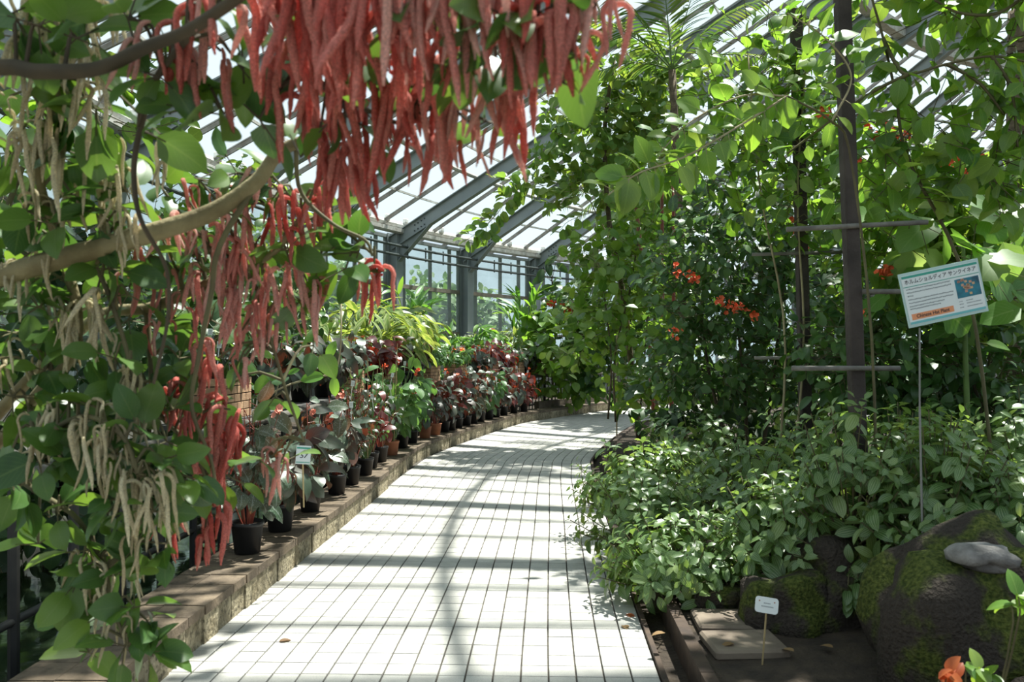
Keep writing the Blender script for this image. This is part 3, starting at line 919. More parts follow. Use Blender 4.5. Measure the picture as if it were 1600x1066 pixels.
for s in np.arange(s0, S_END - 12.0, 1.0):
    seg_box(MB(), s, s + .995, -1.06, -.68, .93, .965).build('board', MAT['shelf'], shelf)
    a, t = foot(s + .5, -.9)
    MB().beam((a[0], a[1], .0), (a[0], a[1], .93), .05, .05).build('leg', MAT['black_metal'], shelf)

# ------------------------------------------------------------------ brick planters
ORD = ['first', 'second', 'third', 'fourth', 'fifth', 'sixth', 'seventh', 'eighth', 'ninth', 'tenth', 'eleventh', 'twelfth', 'thirteenth', 'fourteenth', 'fifteenth', 'sixteenth', 'seventeenth', 'eighteenth', 'nineteenth', 'twentieth', 'twenty-first', 'twenty-second', 'twenty-third', 'twenty-fourth', 'twenty-fifth', 'twenty-sixth', 'twenty-seventh', 'twenty-eighth', 'twenty-ninth', 'thirtieth']
bk = MB().box((0, 0, 0), (1, 1, 1), bevel=.04)
brick_me = mesh_new('brick', bk.v, bk.f, MAT['brick'])
PLANTERS = []
px_list = [342, 545, 600, 668, 711, 762, 803, 842]
for i, px in enumerate(px_list):
    s = s_at_px(px, -.86, 1.1)
    p, t = foot(s, -.86, .965)
    W, D, H = (.62, .3, .33) if i == 0 else (.5, .3, .3)
    pl = thing('brick_planter', p, '%s brick-faced planter box on the shelf counted from the near end' % ORD[i], 'planter', 'brick planters on the shelf')
    M = frame(t, (0, 0, 1))
    MB().box(p + np.array((0, 0, H / 2)), (D - .03, W - .03, H - .01), M).build('core', MAT['mortar'], pl)
    MB().box(p + np.array((0, 0, H - .02)), (D - .06, W - .06, .04), M).build('soil', MAT['soil'], pl)
    nr, nl = 5, 4 if i else 5
    bh = H / nr
    for r in range(nr):
        for c in range(nl + (r % 2)):
            ln = W / nl
            y0 = -W / 2 + c * ln - (ln / 2 if r % 2 else 0); y1 = min(W / 2, y0 + ln); y0 = max(-W / 2, y0)
            for side in (1,) :
                mm = M.copy(); mm[:3, 0] *= .03; mm[:3, 1] *= (y1 - y0 - .008); mm[:3, 2] *= bh - .008
                mm[:3, 3] = p + M[:3, 0] * side * (D / 2 - .012) + M[:3, 1] * (y0 + y1) / 2 + np.array((0, 0, (r + .5) * bh))
                link('brick', brick_me, pl, mm)
        for c in range(2):   # the end that faces the viewer
            mm = M.copy(); mm[:3, 0] *= D / 2 - .008; mm[:3, 1] *= .03; mm[:3, 2] *= bh - .008
            mm[:3, 3] = p - M[:3, 1] * (W / 2 - .012) + M[:3, 0] * (c - .5) * D / 2 * .96 + np.array((0, 0, (r + .5) * bh))
            link('brick', brick_me, pl, mm)
    PLANTERS.append((p, t, W, H))

# ------------------------------------------------------------------ begonias
def card_part(pl, p, w=.035, h=.055, label='small white name tag', lean=0., mark=True):
    y = norm((rg.uniform(-.2, .2), rg.uniform(-.1, .3), 1.0)); nrm = norm((rg.uniform(-.1, .5), -1, .2))
    M = frame(y, nrm)
    c = p
    o = MB().box(c, (w, h, .002), M).build('name_tag', MAT['card'], pl.root)
    if mark:
        mk = MB()
        for q in range(3): mk.box(c + M[:3, 2] * .0015 + M[:3, 1] * (h * (.22 - .2 * q)), (w * .65, h * .06, .0008), M)
        mk.build('print', MAT['ink_soft'], o)
    MB().beam(c - M[:3, 1] * h * .45 - M[:3, 2] * .002, c - M[:3, 1] * (h * .5 + .13) - M[:3, 2] * .002, .006, .002, up=nrm).build('tag_stem', MAT['card'], pl.root)
rg = random.Random(21)
def begonia(name, label, group, base, h, spread, mat, nleaf, size, keys=('angel', 'angel2', 'ovate2'), fl=None, nfl=0, stem='stem_red', pot=None, seed=0, tags=1, stake=False, lean=(0, 0)):
    nleaf = int(nleaf * (2.3 if pot else 1.9)); size *= 1.2; spread *= 1.45 if pot else 1.35; h *= 1.38 if pot and base[2] < .5 else 1.0
    pl = Plant(name, label, 'begonia', base, LM[mat], group, seed, cap=90, minpx=5)
    rng = pl.rng; b = np.asarray(base, float)
    z0 = 0
    if pot:
        r, ph, pm = pot
        pr = [(r * .74, 0), (r * .76, .002), (r * .95, ph * .86), (r * 1.0, ph * .87), (r * 1.02, ph), (r * .94, ph), (r * .9, ph * .9), (0, ph * .88)]
        o = MB().lathe([(0, 0)] + pr[:-1], 24, b).build('pot', MAT[pm], pl.root, True)
        MB().lathe([(r * .93, ph * .9), (r * .5, ph * .93), (0, ph * .92)], 16, b).build('soil', MAT['soil'], o, True)
        z0 = ph * .9
    ns = max(3, nleaf // 5)
    per = max(2, nleaf // ns)
    for i in range(ns):
        a = rng.uniform(0, 2 * math.pi)
        tip = b + np.array((math.cos(a) * spread * rng.uniform(.3, 1) + lean[0] * h, math.sin(a) * spread * rng.uniform(.3, 1) + lean[1] * h, z0 + h * rng.uniform(.3, 1.05)))
        st = b + np.array((math.cos(a) * .03, math.sin(a) * .03, z0))
        P = spline([st, st + (tip - st) * .5 + np.array((0, 0, h * .12)), tip], 7)
        pl.twigline(P, [.006, .003], 5)
        for j in range(per):
            k = rng.uniform(1.5, 6); q = P[int(min(5, k))] + (P[min(6, int(k) + 1)] - P[int(min(5, k))]) * (k % 1)
            d = norm(np.array((math.cos(a), math.sin(a), 0)) * .6 + rvec(rng) * .8 + np.array((0, 0, -.25)))
            q2 = q + d * size * .5
            pl.twigline([q, q2], .0022, 4)
            pl.leaf(rng.choice(keys), q2, norm(d + np.array((0, 0, -.35))), norm(np.array((.2, -.45, .7)) + rvec(rng) * .5), size * rng.uniform(.7, 1.2))
    pl.twig = MAT[stem]
    if fl:
        for i in range(max(1, nfl // 5)):
            a = rng.uniform(0, 6.28)
            c = b + np.array((math.cos(a) * spread * .7 + lean[0] * h + .04, math.sin(a) * spread * .7 + lean[1] * h - .1, z0 + h * rng.uniform(.45, 1.0)))
            pl.twigline([b + np.array((0, 0, z0)), c], .002, 4)
            flowers(pl, c, 5, .045, .028, MAT[fl])
    for i in range(tags):
        card_part(pl, b + np.array((rng.uniform(-.02, .16), -rng.uniform(.1, .2), z0 + h * rng.uniform(.55, 1.0))))
    if stake:
        a = rng.uniform(-.06, .06)
        MB().tube([b + np.array((.04, -.06, z0)), b + np.array((.04 + a, -.08, z0 + h * 1.15))], .004, 6).build('stake', MAT['stake'], pl.root)
    return pl

kinds = [('beg_dark', 'dark-leaved', 'fl_coral'), ('beg_silver', 'silver-leaved', 'fl_coral'), ('beg_red', 'wine-red-leaved', 'fl_orange'), ('beg_green', 'green-leaved', 'fl_orange'), ('beg_spot', 'spotted dark-leaved', 'fl_coral')]
POTS = [  # px, pot material, kind, height, spread, leaf size, leaves, flowers
 (378, 'pot_black', 4, .58, .20, .13, 34, 10), (430, 'pot_black', 0, .50, .22, .15, 34, 10), (478, 'pot_black', 4, .50, .2, .13, 34, 5), (520, 'pot_black', 0, .5, .18, .12, 34, 0),
 (543, 'pot_black', 4, .62, .18, .07, 60, 5), (565, 'pot_black', 3, .66, .2, .06, 70, 0), (582, 'pot_black', 2, .6, .18, .12, 26, 5), (597, 'pot_black', 0, .6, .2, .1, 34, 5),
 (614, 'terracotta', 3, .78, .28, .17, 44, 20), (634, 'pot_black', 3, .72, .28, .17, 40, 10), (649, 'pot_black', 3, .6, .22, .14, 30, 0), (669, 'terracotta', 0, .5, .2, .12, 30, 0),
 (685, 'terracotta', 0, .55, .2, .12, 34, 0), (699, 'pot_black', 0, .6, .2, .13, 30, 5), (709, 'pot_black', 2, .66, .22, .14, 30, 5), (720, 'pot_black', 0, .66, .22, .15, 30, 5),
 (733, 'pot_black', 4, .62, .22, .15, 30, 0), (744, 'pot_black', 0, .66, .22, .15, 30, 5), (755, 'pot_black', 0, .7, .22, .16, 30, 5), (768, 'pot_black', 3, .6, .22, .15, 30, 5),
 (779, 'pot_black', 0, .6, .22, .15, 30, 5), (791, 'pot_black', 2, .56, .2, .15, 30, 5), (806, 'pot_black', 0, .6, .22, .16, 30, 5), (822, 'pot_black', 2, .6, .22, .16, 30, 5)]
for i, (px, pm, kd, h, sp, sz, nl, nf) in enumerate(POTS):
    s = s_at_px(px, -.18, KH)
    p, t = foot(s, -.18 + kerb_off(foot(s)[0]), KH + .004)
    mt, word, fl = kinds[kd]
    r = .105 if i < 2 else (.095 if pm == 'pot_black' else .1)
    pl = begonia('potted_begonia', '%s begonia in %s pot, %s pot along the kerb from the near end' % (word, 'black' if pm == 'pot_black' else 'terracotta', ORD[i]),
                 'potted begonias on the kerb', p, h, sp, mt, nl, sz, fl=fl if nf else None, nfl=nf, pot=(r, .2 if i < 2 else .18, pm), seed=100 + i, tags=1 if i > 1 else 0, stake=i in (4, 5, 6, 7, 8, 11, 12, 14, 16),
                 keys=('angel', 'angel2', 'ovate2') if sz > .08 else ('elliptic', 'elliptic2'), stem='stem_red' if kd in (0, 2, 4) else 'stem_green')
    pl.done()
# begonias standing in the brick planters and between them
n = 0
def shelf_plant(s, z, kd, h, sp, sz, nl, nf, fl, seed, where):
    global n
    p, t = foot(s, -.86, z)
    mt, word, _ = kinds[kd]
    pl = begonia('shelf_begonia', '%s begonia %s' % (word, where), 'begonias on the shelf', p, h * 1.15, sp * 1.2, mt, int(nl * 1.35), sz * 1.1, fl=fl, nfl=nf * 2, seed=seed, tags=2, stem='stem_red' if kd in (0, 2) else 'stem_green', pot=None if z > 1.1 else (.12, .2, 'pot_black'))
    pl.done(); n += 1
spec = [[(3, .35, .11, 34, 0, None), (0, .3, .1, 24, 0, None)], [(0, .4, .13, 36, 0, None), (4, .4, .12, 30, 0, None)], [(2, .42, .13, 36, 5, 'fl_red'), (0, .4, .13, 36, 0, None)],
        [(3, .3, .09, 36, 10, 'fl_tang'), (3, .3, .09, 36, 5, 'fl_pink')], [(3, .36, .1, 36, 15, 'fl_tang'), (3, .32, .1, 30, 5, 'fl_pink')],
        [(2, .42, .15, 34, 0, None), (2, .34, .14, 30, 5, 'fl_red')], [(3, .3, .1, 34, 5, 'fl_pink'), (1, .32, .12, 30, 0, None)], [(2, .32, .1, 34, 10, 'fl_pink'), (1, .3, .1, 30, 5, 'fl_coral')]]
for i, px in enumerate(px_list):
    s = s_at_px(px, -.86, 1.1)
    for j, (kd, h, sz, nl, nf, fl) in enumerate(spec[i]):
        shelf_plant(s + (-.13 if j == 0 else .13), .965 + PLANTERS[i][3] - .02, kd, h, .2, sz, nl, nf, fl, 300 + i * 5 + j, 'at the %s end of the %s brick planter from the front' % ('near' if j == 0 else 'far', ORD[i]))
between = [(430, 0, .5), (470, 4, .5), (505, 0, .5), (575, 2, .5), (637, 0, .45), (738, 0, .42), (783, 2, .42), (823, 0, .42)]
for i, (px, kd, h) in enumerate(between):
    s = s_at_px(px, -.86, 1.0)
    shelf_plant(s, .967, kd, h, .22, .14, 34, 5 if i % 2 else 0, 'fl_coral' if i % 2 else None, 380 + i, 'in a black pot in the %s gap between the brick planters' % ORD[i])

# number card among the near begonias
p = at(474, 711, 5.2)
nc = thing('number_card', p - np.array((0, 0, .33)), 'small white card with green bands and the number 57 on a stake', 'card')
Mc = frame((0.05, .12, 1), (.25, -1, .1))
MB().box(p, (.09, .115, .003), Mc).build('card', MAT['card'], nc)
for q in (.042, -.046):
    MB().box(p + Mc[:3, 1] * q + Mc[:3, 2] * .002, (.084, .01 if q > 0 else .004, .001), Mc).build('band', MAT['sign_green'], nc)
def text_part(txt, p, M, size, mat, parent, name='lettering', italic=0., align='CENTER', stretch=1.0):
    cu = bpy.data.curves.new(name, 'FONT'); cu.body = txt; cu.size = size; cu.align_x = align; cu.align_y = 'CENTER'; cu.shear = italic; cu.extrude = .0002; cu.resolution_u = 3
    cu.offset = size * .012
    tmp = bpy.data.objects.new('tmp', cu); COL.objects.link(tmp)
    dg = bpy.context.evaluated_depsgraph_get()
    me = bpy.data.meshes.new_from_object(tmp.evaluated_get(dg)); bpy.data.objects.remove(tmp)
    me.materials.clear(); me.materials.append(mat)
    mm = np.array(M, float).copy(); mm[:3, 0] *= stretch; mm[:3, 3] = p
    return link(name, me, parent, mm)
text_part('57', p + Mc[:3, 2] * .0025 - Mc[:3, 1] * .006, Mc, .045, MAT['ink'], nc, italic=.25)
MB().beam(p - Mc[:3, 1] * .05 - Mc[:3, 2] * .004, p - np.array((.0, -.01, .33)), .008, .004).build('stake', MAT['stake'], nc)

# ------------------------------------------------------------------ gingers behind the shelf
def ginger(name, label, base, nst, h, spread, leafn, lsize, mat, keys, group, seed, arch=.5, stem='stem_green', dirs=None, fl=None, upright=False):
    pl = Plant(name, label, 'ginger', base, LM[mat], group, seed, cap=300, minpx=6, twig=MAT[stem])
    rng = pl.rng; b = np.asarray(base, float)
    for i in range(nst):
        a = rng.uniform(0, 6.28) if dirs is None else rng.choice(dirs) + rng.uniform(-.5, .5)
        out = np.array((math.cos(a), math.sin(a), 0)); L = h * rng.uniform(.75, 1.05)
        st = b + out * rng.uniform(0, .15) + np.array((rng.uniform(-.1, .1), rng.uniform(-.1, .1), 0))
        P = spline([st, st + out * spread * .2 + np.array((0, 0, L * .55)), st + out * spread * .55 + np.array((0, 0, L * .9)), st + out * spread + np.array((0, 0, L * (1 - arch * .35)))], 14)
        pl.stem(P, [.014, .006], MAT[stem], 6)
        for j in range(leafn):
            u = 3 + 10 * (j + .5) / leafn; k = min(12, int(u)); p = P[k] + (P[k + 1] - P[k]) * (u - k)
            t = norm(P[k + 1] - P[k]); side = norm(cross(t, (0, 0, 1)) + rvec(rng) * .3) * (1 if j % 2 else -1)
            d = norm(t * (1.1 if upright else .75) + side * (.55 if upright else .8) + rvec(rng) * .2)
            pl.leaf(rng.choice(keys), p, d, norm(np.array((0, -.2, 1)) - t * .5 + rvec(rng) * .25), lsize * rng.uniform(.7, 1.1))
        if fl and i < fl[1]:
            tip = P[-1]; m = MB().lathe([(0.012, 0), (.05, .05), (.055, .1), (.035, .17), (0, .22)], 10, tip)
            o = m.build('flower_spike', MAT[fl[0]], pl.root, True)
            for q in range(10):
                a2 = q * 2.4; M = mat4(tip + np.array((0, 0, .02 + q * .017)), (math.cos(a2), math.sin(a2), 1.2), (math.cos(a2), math.sin(a2), -.2), .07)
                link('bract', leaf_mesh('petal', MAT[fl[0]]), o, M)
    return pl.done()
G = 'gingers behind the shelf'
def GP(px, off=-1.75):
    return foot(s_at_px(px, off), off, .1)[0]
ginger('variegated_ginger', 'large arching yellow-striped ginger with drooping leaves behind the shelf', GP(548), 17, 2.25, 1.15, 11, .5, 'ginger', ('lance', 'lance2'), G, 11, arch=.55, dirs=[-1.2, -.3, 0.2, .6, -.8])
ginger('variegated_ginger', 'smaller yellow-striped ginger just beyond the arching one, nearer the glass', GP(590), 15, 2.4, 1.0, 11, .5, 'ginger', ('lance', 'lance2'), G, 12, arch=.45, dirs=[-1.2, 0, .4, 3.0, -2])
ginger('upright_ginger', 'tall upright fresh-green ginger in front of the grey column and window', GP(642), 8, 2.75, .35, 10, .5, 'canna', ('lance3', 'lance'), G, 13, arch=.1, upright=True)
ginger('red_flowered_ginger', 'leafy ginger carrying one red flower spike', GP(725), 16, 2.1, .6, 10, .42, 'canna', ('lance3', 'lance', 'lance2'), G, 14, arch=.4, fl=('fl_red', 1))
ginger('pale_flowered_ginger', 'ginger with a pale pink flower head above the brick planters', GP(778), 17, 2.1, .7, 10, .42, 'ginger', ('lance3', 'lance', 'lance2'), G, 15, arch=.4, fl=('fl_pink', 1))
ginger('upright_ginger', 'tallest ginger with broad upright leaves near the far bend', GP(822), 8, 3.0, .4, 11, .55, 'canna', ('lance3',), G, 16, arch=.1, upright=True)
ginger('upright_ginger', 'low green ginger filling between the two flowering gingers', GP(752), 15, 1.9, .6, 9, .42, 'canna', ('lance3', 'lance2'), G, 17, arch=.5)
ginger('upright_ginger', 'leafy green ginger right behind the fourth brick planter', GP(690), 13, 1.9, .6, 10, .42, 'canna', ('lance3', 'lance2'), G, 19, arch=.5)
ginger('variegated_ginger', 'striped ginger half hidden by the hanging tassels near the pond', (-3.2, 10.2, .1), 9, 2.3, .9, 10, .48, 'ginger', ('lance', 'lance2'), G, 18, arch=.7)

# ------------------------------------------------------------------ shrubs on the left behind the railing
def shrub(name, label, cat, base, mat, group, seed, clouds, stems=(), cap=300, minpx=9, twig='twig'):
    pl = Plant(name, label, cat, base, LM[mat], group, seed, cap, MAT[twig], minpx)
    for st in stems: pl.stem(spline(st[0], 10), st[1], MAT[twig])
    for c in clouds: cloud(pl, *c[:5], **(c[5] if len(c) > 5 else {}))
    pl.done(); return pl
SG = 'shrubs beside the pond'
def B(x, d, z=.1): return np.array((x, d, z))
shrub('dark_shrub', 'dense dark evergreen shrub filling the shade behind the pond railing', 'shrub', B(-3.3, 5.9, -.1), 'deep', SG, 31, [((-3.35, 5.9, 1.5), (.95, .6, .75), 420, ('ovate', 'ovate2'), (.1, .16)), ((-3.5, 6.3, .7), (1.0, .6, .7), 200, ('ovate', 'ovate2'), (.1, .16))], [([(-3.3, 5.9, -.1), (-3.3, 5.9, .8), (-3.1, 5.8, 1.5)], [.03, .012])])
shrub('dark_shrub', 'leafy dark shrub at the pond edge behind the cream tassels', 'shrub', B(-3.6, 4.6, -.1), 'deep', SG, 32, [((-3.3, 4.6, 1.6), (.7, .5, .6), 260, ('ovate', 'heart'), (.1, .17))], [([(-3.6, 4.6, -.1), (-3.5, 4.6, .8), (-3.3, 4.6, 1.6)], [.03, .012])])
shrub('green_shrub', 'mid-green broadleaf shrub behind the first brick planter', 'shrub', B(-3.0, 8.0, -.1), 'dark', SG, 33, [((-2.95, 8.0, 1.75), (.75, .5, .65), 380, ('ovate', 'heart'), (.1, .17)), ((-3.3, 8.2, 2.5), (.8, .5, .6), 200, ('ovate', 'heart'), (.1, .17))], [([(-3, 8, -.1), (-3, 8, 1), (-2.9, 8, 1.8)], [.03, .012])])
shrub('green_shrub', 'tall backlit shrub near the glass wall behind the red tassels', 'shrub', B(-3.9, 10.6, .1), 'climb', SG, 34, [((-3.4, 10.6, 3.0), (.9, .6, .9), 420, ('ovate', 'heart'), (.12, .18))], [([(-3.9, 10.6, .1), (-3.8, 10.6, 1.5), (-3.5, 10.6, 3)], [.04, .012])])
shrub('green_shrub', 'leafy shrub between the tassels and the striped gingers', 'shrub', B(-2.75, 9.4, .1), 'dark', SG, 35, [((-2.6, 9.4, 1.9), (.5, .45, .7), 330, ('ovate', 'elliptic2'), (.1, .16))], [([(-2.75, 9.4, .1), (-2.7, 9.4, 1), (-2.6, 9.4, 1.9)], [.025, .01])])
shrub('broad_shrub', 'shrub with pale backlit leaves below the roof at the upper left', 'shrub', B(-3.4, 5.0, -.1), 'bright', SG, 36, [((-2.75, 5.0, 3.0), (.7, .5, .5), 200, ('ovate', 'heart'), (.1, .16)), ((-2.6, 5.2, 2.3), (.6, .5, .4), 120, ('ovate', 'heart'), (.1, .16))], [([(-3.4, 5, -.1), (-3.3, 5, 1.5), (-2.8, 5, 3)], [.035, .012])])
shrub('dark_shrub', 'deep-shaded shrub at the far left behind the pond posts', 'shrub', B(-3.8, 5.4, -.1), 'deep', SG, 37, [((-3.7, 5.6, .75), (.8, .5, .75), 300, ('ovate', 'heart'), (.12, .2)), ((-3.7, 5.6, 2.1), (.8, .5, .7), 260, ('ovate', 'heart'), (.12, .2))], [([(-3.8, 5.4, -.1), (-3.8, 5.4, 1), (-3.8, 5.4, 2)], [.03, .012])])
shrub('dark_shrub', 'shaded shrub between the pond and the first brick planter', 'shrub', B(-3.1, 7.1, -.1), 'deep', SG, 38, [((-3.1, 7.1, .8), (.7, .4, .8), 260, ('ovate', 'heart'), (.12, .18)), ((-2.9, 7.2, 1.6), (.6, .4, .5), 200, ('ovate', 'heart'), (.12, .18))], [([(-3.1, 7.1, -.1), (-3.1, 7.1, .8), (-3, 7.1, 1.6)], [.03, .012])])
# green shrub at the far bend behind the railing
shrub('bend_shrub', 'broadleaf green shrub leaning over the railing at the far bend', 'shrub', B(1.35, 19.9), 'bright', 'shrubs at the far bend', 41, [((1.2, 19.7, 1.75), (.75, .6, .95), 420, ('heart', 'ovate', 'round'), (.2, .3)), ((1.3, 19.6, .9), (.75, .5, .5), 160, ('heart', 'ovate'), (.2, .28))], cap=300, minpx=6)
shrub('bend_shrub', 'darker shrub with orange blossom left of the thin trunks at the bend', 'shrub', B(2.2, 19.9), 'dark', 'shrubs at the far bend', 42, [((2.15, 19.8, 1.5), (.8, .6, 1.15), 450, ('heart', 'ovate'), (.18, .28)), ((1.9, 20.4, 2.8), (.9, .5, .5), 150, ('heart', 'ovate'), (.18, .28))], cap=300, minpx=6)
pl = Plant('orange_blossom_branch', 'spray of orange blossom in front of the far window', 'flower', (1.6, 20.3, .1), LM['dark'], None, 43, twig=MAT['twig_dark'])
for px, py in ((868, 480), (878, 490), (890, 487), (862, 472), (897, 497), (912, 503), (925, 500), (884, 478)):
    c = at(px, py, 20.0); pl.twigline([np.array((1.6, 20.3, .1)), c], .006, 4); flowers(pl, c, 7, .12, .06, MAT['fl_orange'])
cloud(pl, at(885, 490, 20.2), (.4, .2, .25), 40, ('ovate',), (.1, .16)); pl.done()
# dark-leaved small tree near the window
pl = Plant('rubber_plant', 'small dark glossy-leaved plant against the far window', 'plant', (1.0, 21.2, .1), LM['deep'], None, 44, twig=MAT['twig_dark'], minpx=5)
pl.stem(spline([(1.0, 21.2, .1), (1.1, 21.2, 1.6), at(862, 425, 21)], 10), [.025, .012], MAT['twig_dark'])
for px, py in ((848, 420), (856, 410), (868, 412), (880, 455), (876, 440), (893, 455), (862, 445), (852, 432), (870, 400), (885, 470), (905, 460)):
    p = at(px, py, 21); pl.twigline([at(862, 440, 21), p], .006, 4); pl.leaf('elliptic', p, norm((pl.rng.uniform(-1, 1), -.3, -.5)), (0, -1, .3), .42)
pl.done()
# thick leaves at the rail beside the first planter
pl = Plant('thick_leaved_creeper', 'creeper with thick glossy oval leaves beside the first brick planter', 'creeper', foot(s_at_px(400, -.66, 1.), -.7, .2)[0], LM['canna'], None, 45, twig=MAT['twig_pale'])
base = np.array(pl.root.location)
A_ = [at(395, 668, 6.1), at(398, 640, 6.1), at(430, 612, 6.1), at(455, 600, 6.1), at(490, 590, 6.1), at(520, 583, 6.0), at(530, 560, 6.0), at(533, 520, 6.0), at(533, 470, 6.1)]
pl.stem(spline([base] + A_[:4], 14), [.008, .006], MAT['twig_pale']); pl.stem(spline(A_[3:], 20), [.007, .006], MAT['twig_pale'])
for px, py, ang, sz in ((398, 615, .9, .22), (410, 633, .05, .2), (432, 600, 2.2, .12), (508, 588, 3.2, .2), (522, 588, -1.5, .16), (512, 562, 1.2, .16), (450, 585, .5, .1), (425, 560, 2.5, .13)):
    p = at(px, py, 6.05); pl.leaf('elliptic', p, (math.cos(ang), -.2, math.sin(ang)), norm((.1, -1, .5)), sz)
pl.done()
# ------------------------------------------------------------------ chenille shrubs in the foreground
TASS = []
def tassel_mesh(seed, mat, bend, rad=.042):
    rng = random.Random(seed); P = []
    k = 22
    x = 0; z = 0; ang = bend
    P = [np.array((0., 0., 0.))]
    for i in range(k):
        t = i / k
        a = ang * max(0, 1 - t * 2.6) - 1.5708 * min(1, t * 2.6 + (.35 if bend < .3 else 0)) + rng.uniform(-.06, .06) + .12 * math.sin(t * 5 + seed)
        P.append(P[-1] + np.array((math.cos(a), .05 * math.sin(seed + t * 4), math.sin(a))) / k)
    P = np.array(P)
    rr = [rad * (1.0 if t < .75 else 1 - .75 * (t - .75) / .25) * (.5 + .5 * min(1, t * 8 + .1)) for t in np.linspace(0, 1, k + 1)]
    v, f = tube_arrays(P, rr, 8)
    v = np.array(v)
    for i in range(len(v)):
        c = P[min(k, i // 8)]; v[i] = c + (v[i] - c) * rng.uniform(.85, 1.12)
    v = v.tolist(); f = list(f)
    for i in range(1, k):            # the fuzz: short hairs all round
        t = norm(P[i + 1] - P[i])
        for q in range(11):
            o = rvec(rng); o = norm(o - t * np.dot(o, t)); w = cross(t, o) * rr[i] * .16
            c = P[i] + (P[i + 1] - P[i]) * rng.random() + o * rr[i] * .8
            b_ = len(v); e = c + o * rr[i] * rng.uniform(.4, .75) + t * rr[i] * rng.uniform(-.1, .5)
            v += [(c - w).tolist(), (c + w).tolist(), e.tolist()]; f.append((b_, b_ + 1, b_ + 2))
    return mesh_new('tassel', v, f, mat, smooth=True)
TM = {c: [tassel_mesh(i * 7 + 1, MAT['tassel_' + c], b, {'cream': .028, 'pink': .034, 'red': .038}[c]) for i, b in enumerate((1.1, .6, .2, -.3, .9, -.5))] for c in ('red', 'pink', 'cream')}
def bundle(pl, head, n, length, color, wide=1.0, thick=1.0):
    rng = pl.rng
    for i in range(int(n * 1.3 + .5)):
        a = rng.uniform(0, 6.28); L = length * rng.uniform(.6, 1.1)
        p = head + np.array((rng.uniform(-.03, .03) * wide, rng.uniform(-.03, .03), rng.uniform(-.035, .02)))
        c, s_ = math.cos(a), math.sin(a)
        th = thick * .22 / L * rng.uniform(.85, 1.15)
        m = np.eye(4); m[:3, :3] = np.array(((c, -s_, 0), (s_, c, 0), (0, 0, 1))) * L
        # keep the tassel's own thickness whatever its length
        m[:3, 1] *= max(.8, min(1.5, th))
        tx, tz = rng.gauss(0, .16), rng.gauss(0, .2)
        tl = np.array(Matrix.Rotation(tx, 3, 'X') @ Matrix.Rotation(tz, 3, 'Y')); m[:3, :3] = tl @ m[:3, :3]
        m[:3, 3] = p
        link('tassel', rng.choice(TM[color]), pl.root, m)
def leaf_fan(pl, head, n, size, keys=('ovate', 'heart', 'ovate2'), mat=None):
    rng = pl.rng
    for i in range(n):
        d = norm(rvec(rng) + np.array((0, 0, .1)))
        q = head + d * rng.uniform(.02, .07)
        pl.twigline([head, q], .002, 4)
        pl.leaf(rng.choice(keys), q, norm(d + np.array((0, 0, -.12))), norm(np.array((0, -.2, .8)) + rvec(rng) * .8), size * rng.uniform(.7, 1.15), mat)
def nearest(paths, p):
    best = None
    for P in paths:
        d = np.linalg.norm(P - p, axis=1) + .25 * np.maximum(0, P[:, 2] * 0); i = int(np.argmin(d))
        if best is None or d[i] < best[0]: best = (d[i], P[i])
    return best[1]
def attach(pl, paths, head):
    q = nearest(paths, head); mid = (q + head) / 2 + np.array((0, 0, .04))
    P = spline([q, mid, head], 6); pl.twigline(P, [.005, .003], 5)

# the red-tasselled one, reaching over the path
pl = Plant('chenille_shrub', 'red-tasselled shrub branch reaching over the path from the left', 'shrub', (-1.9, 2.2, .2), LM['chenille'], 'tasselled shrubs', 51, cap=300, twig=MAT['twig_dark'])
trunk = spline([(-1.9, 2.2, .2), (-1.95, 2.2, 1.2), at(-60, 460, 2.25), at(0, 432, 2.2), at(110, 400, 2.15), at(230, 366, 2.1), at(330, 332, 2.1), at(400, 285, 2.1), at(440, 235, 2.1), at(520, 205, 2.1)], 40)
pl.stem(trunk, [.035, .03, .026, .02, .012], MAT['bark_green'], 10, 'branch')
b2 = spline([trunk[8], (-1.75, 1.9, 2.0), at(-40, 112, 1.75), at(60, 112, 1.7), at(150, 108, 1.65), at(225, 75, 1.6), at(290, 50, 1.55), at(350, 12, 1.5), at(430, -40, 1.45), at(560, -60, 1.4), at(720, -50, 1.4), at(880, -30, 1.4), at(930, 10, 1.4)], 50)
pl.stem(b2, [.02, .016, .012, .009, .006], MAT['twig_dark'], 8, 'branch')
b3 = spline([b2[26], at(245, 120, 1.75), at(225, 180, 1.8), at(210, 250, 1.8), at(212, 310, 1.8), at(225, 355, 1.8), at(260, 420, 1.85), at(262, 500, 1.9), at(240, 600, 1.9)], 30)
pl.stem(b3, [.008, .006, .004], MAT['twig_dark'], 6, 'branch')
b4 = spline([b2[36], at(480, 80, 1.6), at(500, 130, 1.7), at(560, 165, 1.7), at(620, 192, 1.7), at(640, 190, 1.7)], 24)
pl.stem(b4, [.009, .006, .004], MAT['twig_dark'], 6, 'branch')
b5 = spline([trunk[33], at(345, 380, 2.1), at(330, 460, 2.15), at(310, 560, 2.15), at(300, 640, 2.2), at(330, 720, 2.3), at(340, 790, 2.4)], 30)
pl.stem(b5, [.008, .006, .004], MAT['twig'], 6, 'branch')
b6 = spline([trunk[36], at(470, 300, 2.2), at(520, 350, 2.2), at(570, 375, 2.2), at(582, 400, 2.2)], 20)
pl.stem(b6, [.006, .004], MAT['twig'], 6, 'branch')
paths = [trunk, b2, b3, b4, b5, b6]
